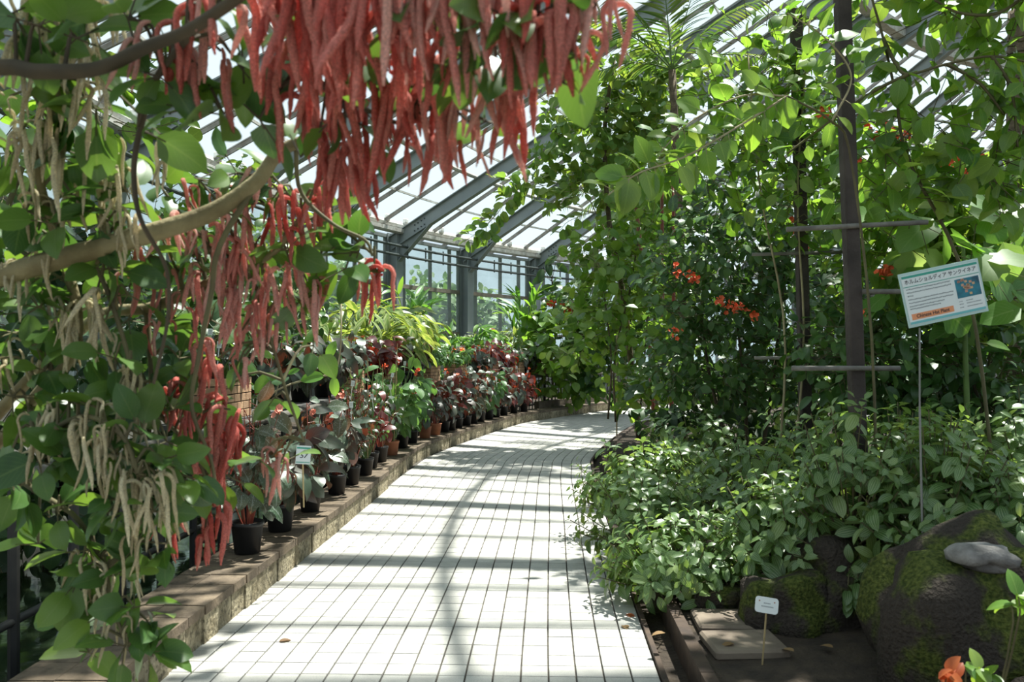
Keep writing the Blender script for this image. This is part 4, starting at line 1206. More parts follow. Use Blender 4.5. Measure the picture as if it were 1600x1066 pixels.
RED_TOP = [  # px, py, depth, tassels, length, colour
 (455, -35, 1.45, 9, .2, 'red'), (500, -50, 1.45, 10, .22, 'red'), (545, -45, 1.42, 10, .2, 'red'), (590, -45, 1.42, 10, .2, 'red'), (640, -50, 1.4, 10, .2, 'pink'), (690, -40, 1.4, 9, .19, 'pink'), (735, -25, 1.4, 8, .18, 'pink'),
 (790, -10, 1.4, 9, .17, 'pink'), (835, 5, 1.4, 10, .17, 'red'), (860, 20, 1.38, 9, .17, 'red'), (905, -20, 1.4, 6, .17, 'pink'), (935, -10, 1.4, 4, .15, 'pink'), (410, -25, 1.5, 7, .17, 'red'), (350, -10, 1.55, 5, .17, 'pink'), (300, -20, 1.6, 4, .16, 'red'),
 (620, 20, 1.5, 8, .18, 'red'), (560, 30, 1.55, 8, .2, 'red'), (500, 40, 1.6, 7, .2, 'red'), (680, 60, 1.5, 6, .15, 'red'), (880, 60, 1.42, 6, .13, 'pink'),
 (525, 110, 1.7, 6, .2, 'red'), (560, 130, 1.7, 6, .22, 'red'), (605, 110, 1.65, 6, .2, 'red'), (640, 125, 1.65, 7, .2, 'red'), (700, 105, 1.6, 7, .2, 'pink'), (730, 120, 1.6, 5, .17, 'pink'), (775, 118, 1.55, 6, .2, 'pink'), (800, 130, 1.55, 4, .2, 'red'),
 (655, 205, 1.7, 4, .13, 'red'), (700, 210, 1.7, 4, .13, 'red'), (740, 195, 1.6, 2, .1, 'pink'), (470, 150, 1.75, 6, .18, 'red'), (500, 205, 1.8, 6, .17, 'red'), (540, 215, 1.8, 6, .18, 'red'), (570, 235, 1.8, 4, .16, 'red'), (440, 90, 1.7, 5, .18, 'red'),
 (300, 60, 1.7, 4, .15, 'pink'), (270, 40, 1.7, 4, .15, 'red'), (345, 80, 1.7, 4, .17, 'pink'), (225, 40, 1.7, 4, .15, 'pink')]
for px, py, d, n_, L, c in RED_TOP:
    h = at(px, py, d); attach(pl, paths, h); bundle(pl, h, n_, L, c)
for px, py, d, n_, sz in ((480, 60, 1.6, 3, .11), (560, 90, 1.6, 3, .11), (640, 10, 1.45, 3, .12), (720, 90, 1.5, 4, .12), (760, 80, 1.5, 4, .12), (780, 20, 1.4, 2, .1), (840, 20, 1.4, 2, .1), (910, 60, 1.4, 2, .12), (880, 130, 1.45, 2, .11), (430, 150, 1.75, 4, .12), (380, 110, 1.7, 4, .12),
                          (350, 180, 1.75, 3, .13), (405, 185, 1.75, 3, .13), (470, 245, 1.9, 3, .11), (530, 175, 1.7, 4, .1), (590, 200, 1.7, 3, .1), (250, 120, 1.7, 4, .12), (290, 170, 1.75, 3, .12), (215, 200, 1.8, 3, .12), (200, 30, 1.7, 4, .12), (120, 60, 1.7, 4, .12), (60, 40, 1.7, 4, .13), (20, 20, 1.7, 4, .13), (300, 5, 1.6, 3, .12), (760, 190, 1.6, 3, .08)):
    h = at(px, py, d); attach(pl, paths, h); leaf_fan(pl, h, n_ + 1, sz * .86)
# unseen crown added above the frame, to shade the pond side
up_ = spline([b2[30], (-1.3, 2.6, 3.6), (-1.4, 4.6, 5.1)], 10); pl.stem(up_, [.014, .008], MAT['twig_dark'], 6, 'branch')
cloud(pl, (-1.45, 5.55, 5.2), (1.3, 2.25, .32), 1400, ('ovate', 'heart'), (.16, .24), shell=.1, keep=lambda p: p[2] < roofz(math.hypot(p[0] - CX, p[1] - CY)) - .65)
pl.done()

pl = Plant('chenille_shrub', 'pink-tasselled shrub hanging low in front of the brick planter', 'shrub', (-1.85, 2.6, .2), LM['chenille'], 'tasselled shrubs', 52, cap=300, twig=MAT['twig'])
t2 = spline([(-1.85, 2.6, .2), (-1.8, 2.6, 1.0), at(120, 520, 2.5), at(240, 480, 2.4), at(330, 440, 2.35), at(420, 400, 2.35), at(470, 340, 2.35)], 30)
pl.stem(t2, [.022, .016, .008], MAT['bark_green'], 8, 'branch')
t3 = spline([t2[14], at(235, 560, 2.4), at(245, 640, 2.4), at(300, 700, 2.45), at(335, 780, 2.5)], 20)
pl.stem(t3, [.009, .005], MAT['twig'], 6, 'branch')
t4 = spline([t2[22], at(400, 450, 2.4), at(420, 520, 2.4), at(450, 620, 2.5), at(475, 690, 2.6)], 20)
pl.stem(t4, [.006, .004], MAT['twig'], 6, 'branch')
t5 = spline([t2[28], at(500, 340, 2.4), at(550, 370, 2.4), at(585, 400, 2.4)], 14)
pl.stem(t5, [.006, .004], MAT['twig'], 6, 'branch')
paths = [t2, t3, t4, t5]
RED_LOW = [(230, 350, 2.3, 4, .14, 'pink'), (260, 330, 2.3, 3, .12, 'pink'), (310, 370, 2.3, 5, .15, 'pink'), (345, 355, 2.3, 5, .16, 'pink'), (380, 320, 2.3, 4, .16, 'pink'), (330, 430, 2.35, 5, .15, 'pink'), (365, 450, 2.35, 7, .17, 'pink'), (395, 390, 2.35, 4, .14, 'pink'), (300, 470, 2.35, 4, .13, 'pink'), (270, 430, 2.35, 4, .14, 'pink'),
           (420, 490, 2.4, 7, .17, 'pink'), (455, 415, 2.35, 5, .16, 'pink'), (480, 440, 2.4, 5, .17, 'pink'), (440, 350, 2.35, 4, .15, 'red'), (470, 310, 2.3, 5, .15, 'red'), (495, 300, 2.3, 4, .14, 'red'), (585, 412, 2.4, 6, .16, 'red'), (215, 440, 2.3, 3, .15, 'pink'), (310, 530, 2.4, 5, .16, 'pink'), (340, 560, 2.4, 4, .16, 'red'), (250, 510, 2.35, 3, .13, 'pink'),
           (260, 600, 2.4, 7, .17, 'red'), (290, 640, 2.4, 4, .12, 'red'), (345, 670, 2.5, 7, .22, 'red'), (320, 690, 2.5, 6, .24, 'red'), (335, 790, 2.5, 5, .18, 'red'), (320, 830, 2.5, 4, .12, 'red'), (265, 820, 2.5, 4, .12, 'red'), (425, 715, 2.6, 6, .16, 'pink'), (350, 610, 2.45, 4, .16, 'red'), (375, 520, 2.4, 3, .14, 'pink'), (285, 300, 2.3, 3, .12, 'pink'), (345, 290, 2.3, 3, .12, 'pink'), (400, 270, 2.3, 4, .13, 'pink'), (290, 350, 2.2, 4, .14, 'pink'), (370, 380, 2.3, 5, .15, 'pink'), (410, 430, 2.35, 5, .16, 'pink'), (345, 410, 2.3, 5, .16, 'pink'), (390, 470, 2.4, 4, .15, 'pink'), (440, 460, 2.4, 4, .15, 'pink'), (300, 600, 2.4, 4, .14, 'red'), (360, 640, 2.45, 4, .18, 'red'), (380, 560, 2.4, 3, .14, 'pink'), (530, 270, 2.1, 4, .14, 'red'), (430, 310, 2.3, 4, .14, 'red')]
for px, py, d, n_, L, c in RED_LOW:
    h = at(px, py, d); attach(pl, paths, h); bundle(pl, h, n_, L, c)
for px, py, d, n_, sz in ((400, 380, 2.35, 4, .12), (450, 390, 2.35, 4, .12), (500, 400, 2.4, 5, .13), (540, 420, 2.4, 3, .12), (560, 395, 2.4, 4, .13), (350, 330, 2.3, 4, .11), (300, 400, 2.3, 4, .12), (470, 470, 2.4, 4, .12), (420, 440, 2.4, 4, .12), (330, 500, 2.4, 4, .12), (380, 550, 2.45, 3, .11), (280, 560, 2.4, 4, .12), (310, 640, 2.45, 4, .12), (350, 740, 2.5, 3, .12),
                          (400, 718, 2.6, 1, .12), (438, 724, 2.6, 1, .1), (230, 400, 2.3, 5, .12), (250, 290, 2.3, 4, .1), (310, 280, 2.3, 4, .1), (200, 500, 2.35, 4, .12), (370, 270, 2.3, 4, .11), (520, 330, 2.4, 4, .11), (440, 290, 2.3, 4, .11), (300, 760, 2.5, 3, .11), (490, 540, 2.6, 3, .13), (430, 620, 2.6, 3, .1)):
    h = at(px, py, d); attach(pl, paths, h); leaf_fan(pl, h, n_ + 1, sz * .86)
pl.done()

pl = Plant('chenille_shrub', 'cream-tasselled shrub at the pond edge on the far left', 'shrub', (-1.95, 2.9, .2), LM['chenille'], 'tasselled shrubs', 53, cap=300, twig=MAT['twig'])
c1 = spline([(-1.95, 2.9, .2), (-1.9, 2.8, .9), at(40, 640, 2.4), at(110, 560, 2.3), at(120, 480, 2.25), at(90, 380, 2.2), at(60, 260, 2.1), at(90, 150, 2.0), at(100, 60, 1.9)], 36)
pl.stem(c1, [.02, .014, .008], MAT['bark_green'], 8, 'branch')
c2 = spline([c1[9], at(60, 680, 2.2), at(130, 650, 2.15), at(190, 680, 2.1), at(215, 740, 2.1)], 20); pl.stem(c2, [.009, .005], MAT['twig'], 6, 'branch')
c3 = spline([at(0, 728, 2.4), at(60, 770, 2.35), at(120, 810, 2.3), at(160, 880, 2.3), at(180, 960, 2.3), at(200, 1010, 2.3)], 20)
c3[0] = c1[7]; pl.stem(c3, [.009, .005], MAT['twig'], 6, 'branch')
c4 = spline([c1[20], at(150, 420, 2.2), at(190, 520, 2.2), at(210, 600, 2.2)], 16); pl.stem(c4, [.008, .005], MAT['twig'], 6, 'branch')
paths = [c1, c2, c3, c4]
CREAM = [(40, 0, 1.9, 4, .14), (75, -20, 1.9, 6, .2), (110, -10, 1.9, 7, .2), (150, 0, 1.9, 5, .18), (175, -20, 1.9, 4, .18), (60, 60, 1.9, 5, .17), (120, 70, 1.9, 5, .17), (15, 150, 2.0, 4, .12), (30, 210, 2.0, 5, .18), (75, 200, 2.0, 5, .2), (160, 270, 2.1, 6, .2), (180, 230, 2.1, 4, .18), (45, 300, 2.1, 4, .14), (110, 300, 2.1, 4, .15),
         (20, 420, 2.2, 4, .14), (70, 420, 2.2, 4, .14), (115, 470, 2.25, 12, .18), (150, 460, 2.2, 5, .18), (165, 500, 2.2, 4, .13), (205, 570, 2.2, 6, .14), (180, 620, 2.15, 4, .14), (60, 660, 2.2, 5, .14), (120, 655, 2.15, 7, .15), (155, 670, 2.1, 6, .16), (205, 740, 2.1, 8, .2), (235, 745, 2.1, 6, .2), (255, 770, 2.15, 4, .16), (170, 700, 2.1, 5, .14), (20, 700, 2.2, 4, .13),
         (130, 870, 2.3, 5, .15), (165, 880, 2.3, 6, .16), (185, 960, 2.3, 4, .16), (150, 940, 2.3, 3, .12), (205, 890, 2.3, 4, .12), (230, 640, 2.2, 4, .14), (200, 340, 2.1, 4, .16), (0, 560, 2.3, 4, .14), (50, 540, 2.3, 4, .12), (90, 640, 2.2, 5, .15), (140, 720, 2.2, 4, .14), (220, 820, 2.2, 4, .14), (70, 130, 1.95, 4, .16), (130, 150, 1.95, 4, .16), (250, 210, 2.0, 4, .15), (20, 60, 1.9, 4, .16), (180, 330, 2.1, 4, .16), (60, 360, 2.15, 4, .15)]
for px, py, d, n_, L in CREAM:
    h = at(px, py, d); attach(pl, paths, h); bundle(pl, h, n_, L, 'cream', thick=.95)
rc = random.Random(9)
FAN = [(30, 60, 1.9), (80, 70, 1.9), (140, 30, 1.9), (20, 110, 2.0), (60, 160, 2.0), (110, 170, 2.0), (150, 170, 2.0), (20, 240, 2.1), (90, 240, 2.1), (140, 250, 2.1), (40, 330, 2.1), (90, 350, 2.1), (150, 330, 2.1), (200, 300, 2.1), (30, 390, 2.2), (100, 430, 2.2), (170, 420, 2.2), (200, 460, 2.2), (60, 480, 2.25), (20, 520, 2.3), (130, 540, 2.3), (70, 580, 2.3), (180, 560, 2.2), (20, 620, 2.3), (110, 630, 2.2), (160, 640, 2.15), (220, 680, 2.15),
       (60, 720, 2.2), (110, 720, 2.2), (150, 740, 2.15), (190, 780, 2.15), (240, 800, 2.15), (170, 800, 2.2), (250, 720, 2.15), (280, 740, 2.2), (140, 860, 2.3), (180, 900, 2.3), (210, 950, 2.3), (160, 960, 2.3), (195, 1010, 2.3), (230, 1020, 2.3), (120, 910, 2.3), (215, 850, 2.25), (90, 800, 2.3), (60, 850, 2.4), (110, 960, 2.4), (240, 880, 2.3), (260, 850, 2.3), (100, 680, 2.2), (30, 760, 2.3), (260, 690, 2.3), (200, 720, 2.2), (230, 970, 2.35), (140, 1020, 2.35), (20, 680, 2.3), (270, 640, 2.3), (230, 610, 2.3), (100, 500, 2.3), (40, 450, 2.3)]
for px, py, d in FAN:
    h = at(px, py, d); attach(pl, paths, h); leaf_fan(pl, h, rc.randint(5, 7), .105)
pl.done()
# ------------------------------------------------------------------ ribbed-leaf shrubs along the path
def ribbed(label, c, r, h, shoots, seed, zlo=.12, sz=(.1, .145)):
    base = np.array((c[0], c[1], .08))
    pl = Plant('ribbed_leaf_shrub', label, 'shrub', base, LM['ribbed'], 'ribbed-leaf shrubs along the path', seed, cap=300, minpx=9)
    rng = pl.rng
    cen = np.array((c[0], c[1], h * .45))
    n = 0; shoots = int(shoots * 1.45)
    while n < shoots:
        u = rvec(rng)
        if u[2] < -.45: continue
        if u[1] > .55 and rng.random() < .7: continue
        rr = rng.uniform(.62, 1.05)
        tip = cen + u * np.array((r, r, h * .55)) * rr
        if tip[2] < zlo: continue
        n += 1
        ax = norm(u * np.array((1, 1, .5)) + np.array((0, 0, .45)) + rvec(rng) * .35)
        st = cen + (tip - cen) * .25 + np.array((0, 0, -.1))
        P = spline([st, (st + tip) / 2 - ax * .05 + np.array((0, 0, -.03)), tip], 8)
        pl.twigline(P, [.005, .003], 5)
        s_ = rng.uniform(*sz)
        ang = rng.uniform(0, 3.14)
        a = norm(cross(ax, (0.3, .2, 1))); b_ = cross(ax, a)
        for k in range(4):
            q = tip - ax * (.035 * k + .004 * k * k)
            for sd in (0, 1):
                t = ang + k * 1.57 + sd * math.pi
                out = a * math.cos(t) + b_ * math.sin(t)
                d = norm(out + ax * (.75 - .3 * k) + np.array((0, 0, -.2)) + rvec(rng) * .15)
                pl.leaf(rng.choice(('elliptic', 'elliptic2')), q + d * .012, d, norm(ax + np.array((0, 0, .3)) + rvec(rng) * .2), s_ * (.55 + .2 * k if k < 2 else 1.0) * rng.uniform(.85, 1.1))
    for i in range(4):
        a = rng.uniform(0, 6.28); e = cen + np.array((math.cos(a) * r * .4, math.sin(a) * r * .4, h * .2))
        pl.stem(spline([base + np.array((math.cos(a) * .05, math.sin(a) * .05, -.03)), (base + e) / 2 + np.array((0, 0, .1)), e], 8), [.01, .005], MAT['twig'])
    pl.done()
ribbed('bright ribbed-leaf shrub at the kerb nearest the small white tag', (1.0, 4.95), .5, .6, 52, 61)
ribbed('bright ribbed-leaf shrub overhanging the path edge in the sun', (.93, 5.75), .52, .72, 56, 62)
ribbed('ribbed-leaf shrub overhanging the path in front of the bend', (1.03, 6.8), .56, .82, 56, 63, sz=(.11, .15))
ribbed('ribbed-leaf shrub above the mossy stones behind the white tag', (1.6, 4.78), .52, .84, 60, 64, zlo=.2)
ribbed('ribbed-leaf shrub in the middle of the dark thicket', (1.8, 6.2), .62, .98, 54, 65)
ribbed('tall ribbed-leaf shrub in front of the timber post', (2.35, 5.0), .62, 1.25, 64, 66, zlo=.35)
ribbed('ribbed-leaf shrub over the big mossy rock at the picture edge', (2.5, 4.1), .5, 1.15, 58, 67, zlo=.5)
ribbed('ribbed-leaf shrub at the far right under the sign', (3.25, 5.2), .65, 1.35, 54, 68, zlo=.5)
ribbed('shaded ribbed-leaf shrub behind the timber post foot', (2.7, 6.8), .75, 1.35, 58, 69)
ribbed('rearmost ribbed-leaf shrub beside the thin trunks', (1.75, 8.0), .68, .98, 54, 70, sz=(.12, .16))
ribbed('shaded ribbed-leaf shrub at the far right edge below the big lobed leaves', (4.0, 6.6), .8, 1.35, 50, 71)
ribbed('ribbed-leaf shrub hiding the foot of the nearer timber post', (1.82, 4.45), .42, 1.28, 52, 73, zlo=.4)
ribbed('ribbed-leaf shrub between the nearer post and the boulder', (2.15, 4.2), .42, 1.22, 50, 74, zlo=.5)
# low sprig in front of the stones
pl = Plant('ribbed_leaf_sprig', 'single hanging sprig of ribbed leaves in front of the dark stones', 'sprig', (1.75, 4.35, .1), LM['ribbed'], None, 72)
for (px, py) in ((1325, 915), (1352, 925), (1340, 905)):
    tip = at(px, py, 4.2); pl.twigline(spline([(1.75, 4.35, .1), tip + np.array((.05, .1, .1)), tip], 8), [.005, .003])
    for k in range(9):
        a = k * 2.1; pl.leaf('elliptic', tip + np.array((0, 0, -.01 * k)), (math.cos(a), math.sin(a) - .2, -.5), (0, -.6, 1), .11)
pl.done()

# ------------------------------------------------------------------ timber trellis posts, signs
def trellis(label, x, d, w, ztop, lean, bars, seed):
    base = np.array((x, d, .08)); top = np.array((x + lean, d, ztop))
    t = thing('trellis_post', base, label, 'post', 'trellis posts among the climbers')
    MB().beam(base, top, w, w, up=(0, 1, 0), bevel=.006).build('post', MAT['post'], t)
    for z, x0, x1, tl in bars:
        xc = x + lean * (z - .08) / (ztop - .08)
        MB().tube([(xc + x0, d - w / 2 - .012, z - tl), (xc + x1, d - w / 2 - .012, z + tl)], .014, 8).build('crossbar', MAT['crossbar'], t, True)
trellis('nearer dark timber post with three grey crossbars among the climbers', 1.95, 4.6, .075, 3.6, -.13, [(2.19, -.37, .4, .02), (1.41, -.37, .22, 0), (1.83, .03, .3, 0)], 1)
trellis('farther dark timber post behind the nearer one', 2.42, 6.8, .085, 4.3, -.1, [(2.3, -.42, .35, .01), (1.45, -.42, .35, .0)], 2)

sg = thing('plant_sign', at(1437, 640, 3.95), 'white tilted plant sign with Japanese text and small flower photo', 'sign')
pc = at(1474, 458, 3.9)
ex = at(1541.5, 444.5, 3.9) - at(1405, 473, 3.9); W = np.linalg.norm(ex)
ey = at(1462.5, 417.5, 3.9) - at(1484, 500, 3.9); H = np.linalg.norm(ey)
ex = norm(ex + np.array((0, .06, 0))); ez = norm(cross(ex, ey)); ey = cross(ez, ex)
if ez[1] > 0: ez = -ez
Ms = np.eye(4); Ms[:3, 0], Ms[:3, 1], Ms[:3, 2] = ex, ey, ez
def sp(u, v, k=0.): return pc + ex * (u - .5) * W + ey * (.5 - v) * H + ez * (.003 + k)
def spanel(name, u0, v0, u1, v1, mat, k=.0005):
    return MB().box(sp((u0 + u1) / 2, (v0 + v1) / 2, k), ((u1 - u0) * W, (v1 - v0) * H, .0008), Ms).build(name, MAT[mat], sg)
MB().box(pc, (W, H, .004), Ms, .0015).build('laminate', MAT['clear'], sg)
spanel('sheet', .025, .05, .975, .95, 'card')
spanel('band', .03, .06, .97, .105, 'sign_green', .0012)
spanel('band', .03, .9, .97, .945, 'sign_teal', .0012)
spanel('rule', .03, .255, .97, .268, 'sign_green', .0012)
text_part('ホルムショルディア サンクイネア', sp(.5, .18, .0015), Ms, .0245, MAT['ink'], sg)
spanel('photo', .655, .31, .955, .66, 'photo_blue', .0012)
pf = MB()
rp = random.Random(4)
for i in range(16):
    pf.box(sp(.80 + rp.gauss(0, .05), .48 + rp.gauss(0, .055), .0018), (.014, .011, .0004), Ms)
for i in range(5):
    pf.box(sp(.72 + rp.gauss(0, .02), .36 + rp.gauss(0, .02), .0018), (.012, .01, .0004), Ms)
pf.build('photo_flower', MAT['photo_pink'], sg)
ln = MB()
for q, (v_, u1) in enumerate(((.31, .60), (.37, .61), (.43, .12), (.5, .61), (.56, .6), (.62, .48), (.67, .44))):
    u = .06
    while u < u1:
        wv = rp.uniform(.007, .016); ln.box(sp(u + wv / 2, v_ + rp.uniform(-.004, .004), .0015), (wv * W, .0052, .0004), Ms); u += wv + .006
for v_ in (.72, .77, .83):
    for u0, u1 in ((.66, .7), (.75, .93 if v_ > .75 else .82)):
        u = u0
        while u < u1:
            wv = rp.uniform(.006, .014); ln.box(sp(u + wv / 2, v_, .0015), (wv * W, .004, .0004), Ms); u += wv + .006
ln.build('small_print', MAT['ink_soft'], sg)
spanel('caption_panel', .06, .76, .58, .87, 'sign_orange', .0012)
text_part('Chinese Hat Plant', sp(.32, .815, .0022), Ms, .0235, MAT['ink'], sg)
MB().beam(at(1437, 512, 3.92), at(1437, 640, 3.95), .008, .008).build('stake', MAT['steel_stake'], sg)
MB().beam(at(1437, 638, 3.95), (at(1437, 640, 3.95)[0] + .05, 4.0, .08), .008, .008).build('stake', MAT['steel_stake'], sg)

p = at(1198, 946, 3.75)
tg = thing('plant_tag', at(1191, 1040, 3.8), 'small white rounded name tag on a thin stake in the soil', 'tag')
Mt = frame((.0, .25, 1), (.0, -1, .25)); rot = math.radians(-9)
x_, y_ = Mt[:3, 0].copy(), Mt[:3, 1].copy(); Mt[:3, 0] = x_ * math.cos(rot) + y_ * math.sin(rot); Mt[:3, 1] = -x_ * math.sin(rot) + y_ * math.cos(rot)
w, h, rr = .052, .035, .014; ov = []
for cx, cy, a0 in ((w - rr, h - rr, 0), (-w + rr, h - rr, 90), (-w + rr, -h + rr, 180), (w - rr, -h + rr, 270)):
    for k in range(4):
        a = math.radians(a0 + k * 30); ov.append((cx + rr * math.cos(a), cy + rr * math.sin(a)))
m = MB(); nn = len(ov)
m.add([p + Mt[:3, 0] * a + Mt[:3, 1] * b + Mt[:3, 2] * z for z in (-.0015, .0015) for a, b in ov], [tuple(range(nn))[::-1], tuple(range(nn, 2 * nn))] + [(i, (i + 1) % nn, nn + (i + 1) % nn, nn + i) for i in range(nn)])
m.build('plate', MAT['card'], tg)
m = MB()
for v_, a, b in ((.008, -.012, .018), (-.006, -.022, .03)):
    u = a
    while u < b: m.box(p + Mt[:3, 0] * u + Mt[:3, 1] * v_ + Mt[:3, 2] * .002, (.004, .005, .0005), Mt); u += .0062
m.build('print', MAT['ink_soft'], tg)
for u, v_ in ((-.034, .016), (.034, .016)):
    MB().box(p + Mt[:3, 0] * u + Mt[:3, 1] * v_ + Mt[:3, 2] * .002, (.006, .006, .001), Mt, .0004).build('rivet', MAT['terracotta'], tg)
MB().beam(p - np.array((0, -.004, .02)), at(1191, 1040, 3.8), .006, .006).build('stake', MAT['stake'], tg)

# ------------------------------------------------------------------ rocks
def rock(name, label, c, r, seed, mat, group=None, sub=32, smooth=True):
    rng = random.Random(seed); v, f = [], []
    ph = [(rvec(rng), rng.uniform(1.2, 3.2), rng.uniform(0, 6)) for _ in range(9)] + [(rvec(rng), rng.uniform(4, 7), rng.uniform(0, 6)) for _ in range(6)]
    n, k = sub, sub // 2
    for i in range(k + 1):
        for j in range(n):
            a = math.pi * i / k; b = 2 * math.pi * j / n
            u = np.array((math.sin(a) * math.cos(b), math.sin(a) * math.sin(b), math.cos(a)))
            s_ = 1 + sum((.085 if w < 3.5 else .03) * math.sin(np.dot(u, q) * w * 2 + o) for q, w, o in ph)
            e = np.sign(u) * np.abs(u) ** .75
            v.append(np.asarray(c) + e * s_ * np.asarray(r))
    for i in range(k):
        for j in range(n): f.append((i * n + j, (i + 1) * n + j, (i + 1) * n + (j + 1) % n, i * n + (j + 1) % n))
    return tag(link(name, mesh_new(name, v, f, MAT[mat], smooth=smooth)), label, 'rock', group)
rock('mossy_rock', 'largest mossy boulder under the shrubs at the right edge', (1.92, 3.5, .32), (.34, .36, .42), 1, 'moss', 'mossy rocks')
rock('mossy_rock', 'rounded mossy rock in shade behind the white tag', (1.42, 4.35, .12), (.2, .2, .2), 2, 'moss', 'mossy rocks')
rock('mossy_rock', 'small mossy stone in the corner under the boulder', (1.94, 3.0, .17), (.11, .13, .14), 3, 'moss', 'mossy rocks', 16)
rock('mossy_rock', 'dark rock between the boulder and the rounded rock', (1.75, 4.4, .22), (.26, .2, .27), 4, 'moss', 'mossy rocks')
rock('mossy_rock', 'low dark stone at the foot of the nearest shrub', (1.2, 4.7, .1), (.18, .15, .11), 8, 'moss', 'mossy rocks', 16)
rock('pale_stone', 'pale grey stone lying on the mossy boulder', at(1540, 872, 3.27), (.1, .1, .055), 25, 'pale_rock', None, 22)
m = MB()
for s_ in (3.6 + 2.2, ):
    pass
for i, (x, d) in enumerate(((1.12, 4.02), (1.14, 4.36))):  # sunlit soil put into the paler colour of two flat boxes
    tag(MB().box((x, d, .085), (.36, .3, .05), frame((.1 * (i - .5), 1, 0), (0, 0, 1)), .012).build('stone_and_lit_soil', MAT['slab']), '%s flat patch toned like sunlit soil beside the dark edging board' % ('nearer' if i == 0 else 'farther'), 'slab', 'sunlit-toned soil patches beside the edging')
# fallen leaves
rl = random.Random(12)
spots = [(.62, 4.5, 'dry'), (.66, 4.75, 'rust'), (1.05, 3.95, 'dry'), (1.3, 3.85, 'dry'), (-1.2, 4.3, 'dry'), (-.85, 14.0, 'rust'), (.75, 4.1, 'dry'), (1.5, 3.9, 'dry')]
words = ['beside the first edging board', 'rust-coloured, at the shrub foot', 'on the nearer sunlit-toned patch', 'on the soil past the sunlit-toned patch', 'on the tiles near the pond kerb', 'orange, on the far tiles', 'in the gutter by the path edge', 'on the soil beneath the white tag']
for (x, d, mt), w_ in zip(spots, words):
    z = .004 if -1.6 < x < .69 else .115
    o = link('fallen_leaf', leaf_mesh('ovate', LM[mt]), None, mat4((x, d, z), (rl.uniform(-1, 1), rl.uniform(-1, 1), .05), (0, 0, 1), .07))
    tag(o, 'fallen leaf ' + w_, 'leaf', 'fallen leaves')
# red flower in the lower right corner
pl = Plant('red_leaved_seedling', 'young plant with rust-red top leaves in the bottom corner', 'plant', (1.55, 2.75, .1), LM['climb'], None, 77)
for px, py, mt, sz in ((1480, 1050, 'rust', .07), (1468, 1060, 'rust', .06), (1492, 1058, 'rust', .06), (1530, 1045, 'climb', .07), (1545, 1055, 'climb', .07), (1510, 1040, 'climb', .05), (1590, 930, 'climb', .09), (1580, 945, 'climb', .08)):
    q = at(px, py, 2.6); pl.twigline(spline([(1.55, 2.75, .1), q - np.array((0, 0, .1)), q], 6), [.004, .002])
    for k in range(3): pl.leaf('ovate', q, rvec(pl.rng) + np.array((0, -.3, 0)), (0, -.4, 1), sz, LM[mt])
pl.done()

# ------------------------------------------------------------------ climbers and trees on the right
CG = 'climbers on the right'
def E(px, py, d, rx, ry, dd=.5):
    c = at(px, py, d); return c, (rx / F * d, dd, ry / F * d)
pl = Plant('chinese_hat_shrub', 'dense dark-green shrub with orange flowers behind the timber posts', 'shrub', (2.5, 8.8, .1), LM['dark'], CG, 81, cap=300, minpx=7)
for px, py, rx, ry, n_ in ((1130, 400, 90, 130, 620), (1200, 330, 110, 110, 560), (1130, 560, 120, 90, 700), (1240, 500, 100, 120, 700), (1060, 480, 50, 140, 360), (1330, 560, 90, 80, 420)):
    c, r = E(px, py, 8.8, rx, ry, .55); cloud(pl, c, r, n_, ('ovate', 'elliptic2', 'ovate2'), (.09, .15), shell=.35)
for pts in ([(2.5, 8.8, .1), (2.45, 8.8, 1.2), (2.3, 8.8, 2.4)], [(2.6, 8.8, .1), (2.8, 8.8, 1.5), (2.9, 8.7, 2.9)], [(2.4, 8.8, .1), (2.1, 8.8, 1.2), (2.0, 8.8, 2.)]): pl.stem(spline(pts, 10), [.025, .008], MAT['twig_dark'])
for px, py in ((1060, 425), (1080, 430), (1085, 440), (1125, 470), (1140, 480), (1155, 485), (1175, 495), (1240, 370), (1235, 355), (1285, 378), (1255, 380), (1055, 520), (1240, 345), (1150, 478)):
    flowers(pl, at(px, py, 8.1), 9, .07, .03, MAT['fl_orange'])
pl.done()
pl = Plant('broad_leaved_vine', 'sunlit vine with large pale leaves climbing in front of the posts', 'vine', (2.1, 6.7, .1), LM['bright'], CG, 82, cap=300, minpx=9)
for px, py, rx, ry, n_ in ((1180, 170, 110, 80, 260), (1260, 110, 90, 80, 170), (1120, 240, 90, 70, 200), (1240, 230, 90, 70, 240), (1180, 60, 100, 50, 90), (1290, 30, 70, 40, 60), (1250, 320, 80, 50, 140)):
    c, r = E(px, py, 6.7, rx, ry, .5); cloud(pl, c, r, n_, ('heart', 'ovate', 'heart2', 'ovate2', 'elliptic2'), (.08, .15), shell=.3)
for pts in ([(2.1, 6.7, .1), (2.2, 6.7, 1.6), (2.0, 6.7, 2.8), (1.9, 6.7, 3.9)], [(2.2, 6.7, .1), (2.35, 6.7, 1.5), (2.3, 6.7, 2.8), (2.4, 6.7, 4.2)]): pl.stem(spline(pts, 14), [.011, .006], MAT['twig_pale'])
pl.done()
pl = Plant('trailing_bough', 'bright trailing bough with big leaves pointing down toward the path', 'vine', (2.0, 4.55, .1), LM['bright'], CG, 83, cap=300, minpx=9, twig=MAT['twig_pale'])
pl.stem(spline([(2.0, 4.55, .1), (1.95, 4.5, 1.5), at(1330, 250, 4.4), at(1300, 190, 4.3), at(1230, 150, 4.2)], 16), [.009, .005], MAT['twig'])
vine(pl, [at(1230, 150, 4.2), at(1150, 200, 4.0), at(1070, 245, 3.9), at(1000, 270, 3.8), at(950, 305, 3.8)], 36, ('ovate', 'heart', 'ovate2'), (.10, .16), face=(0, -.6, .8), hang=.3)
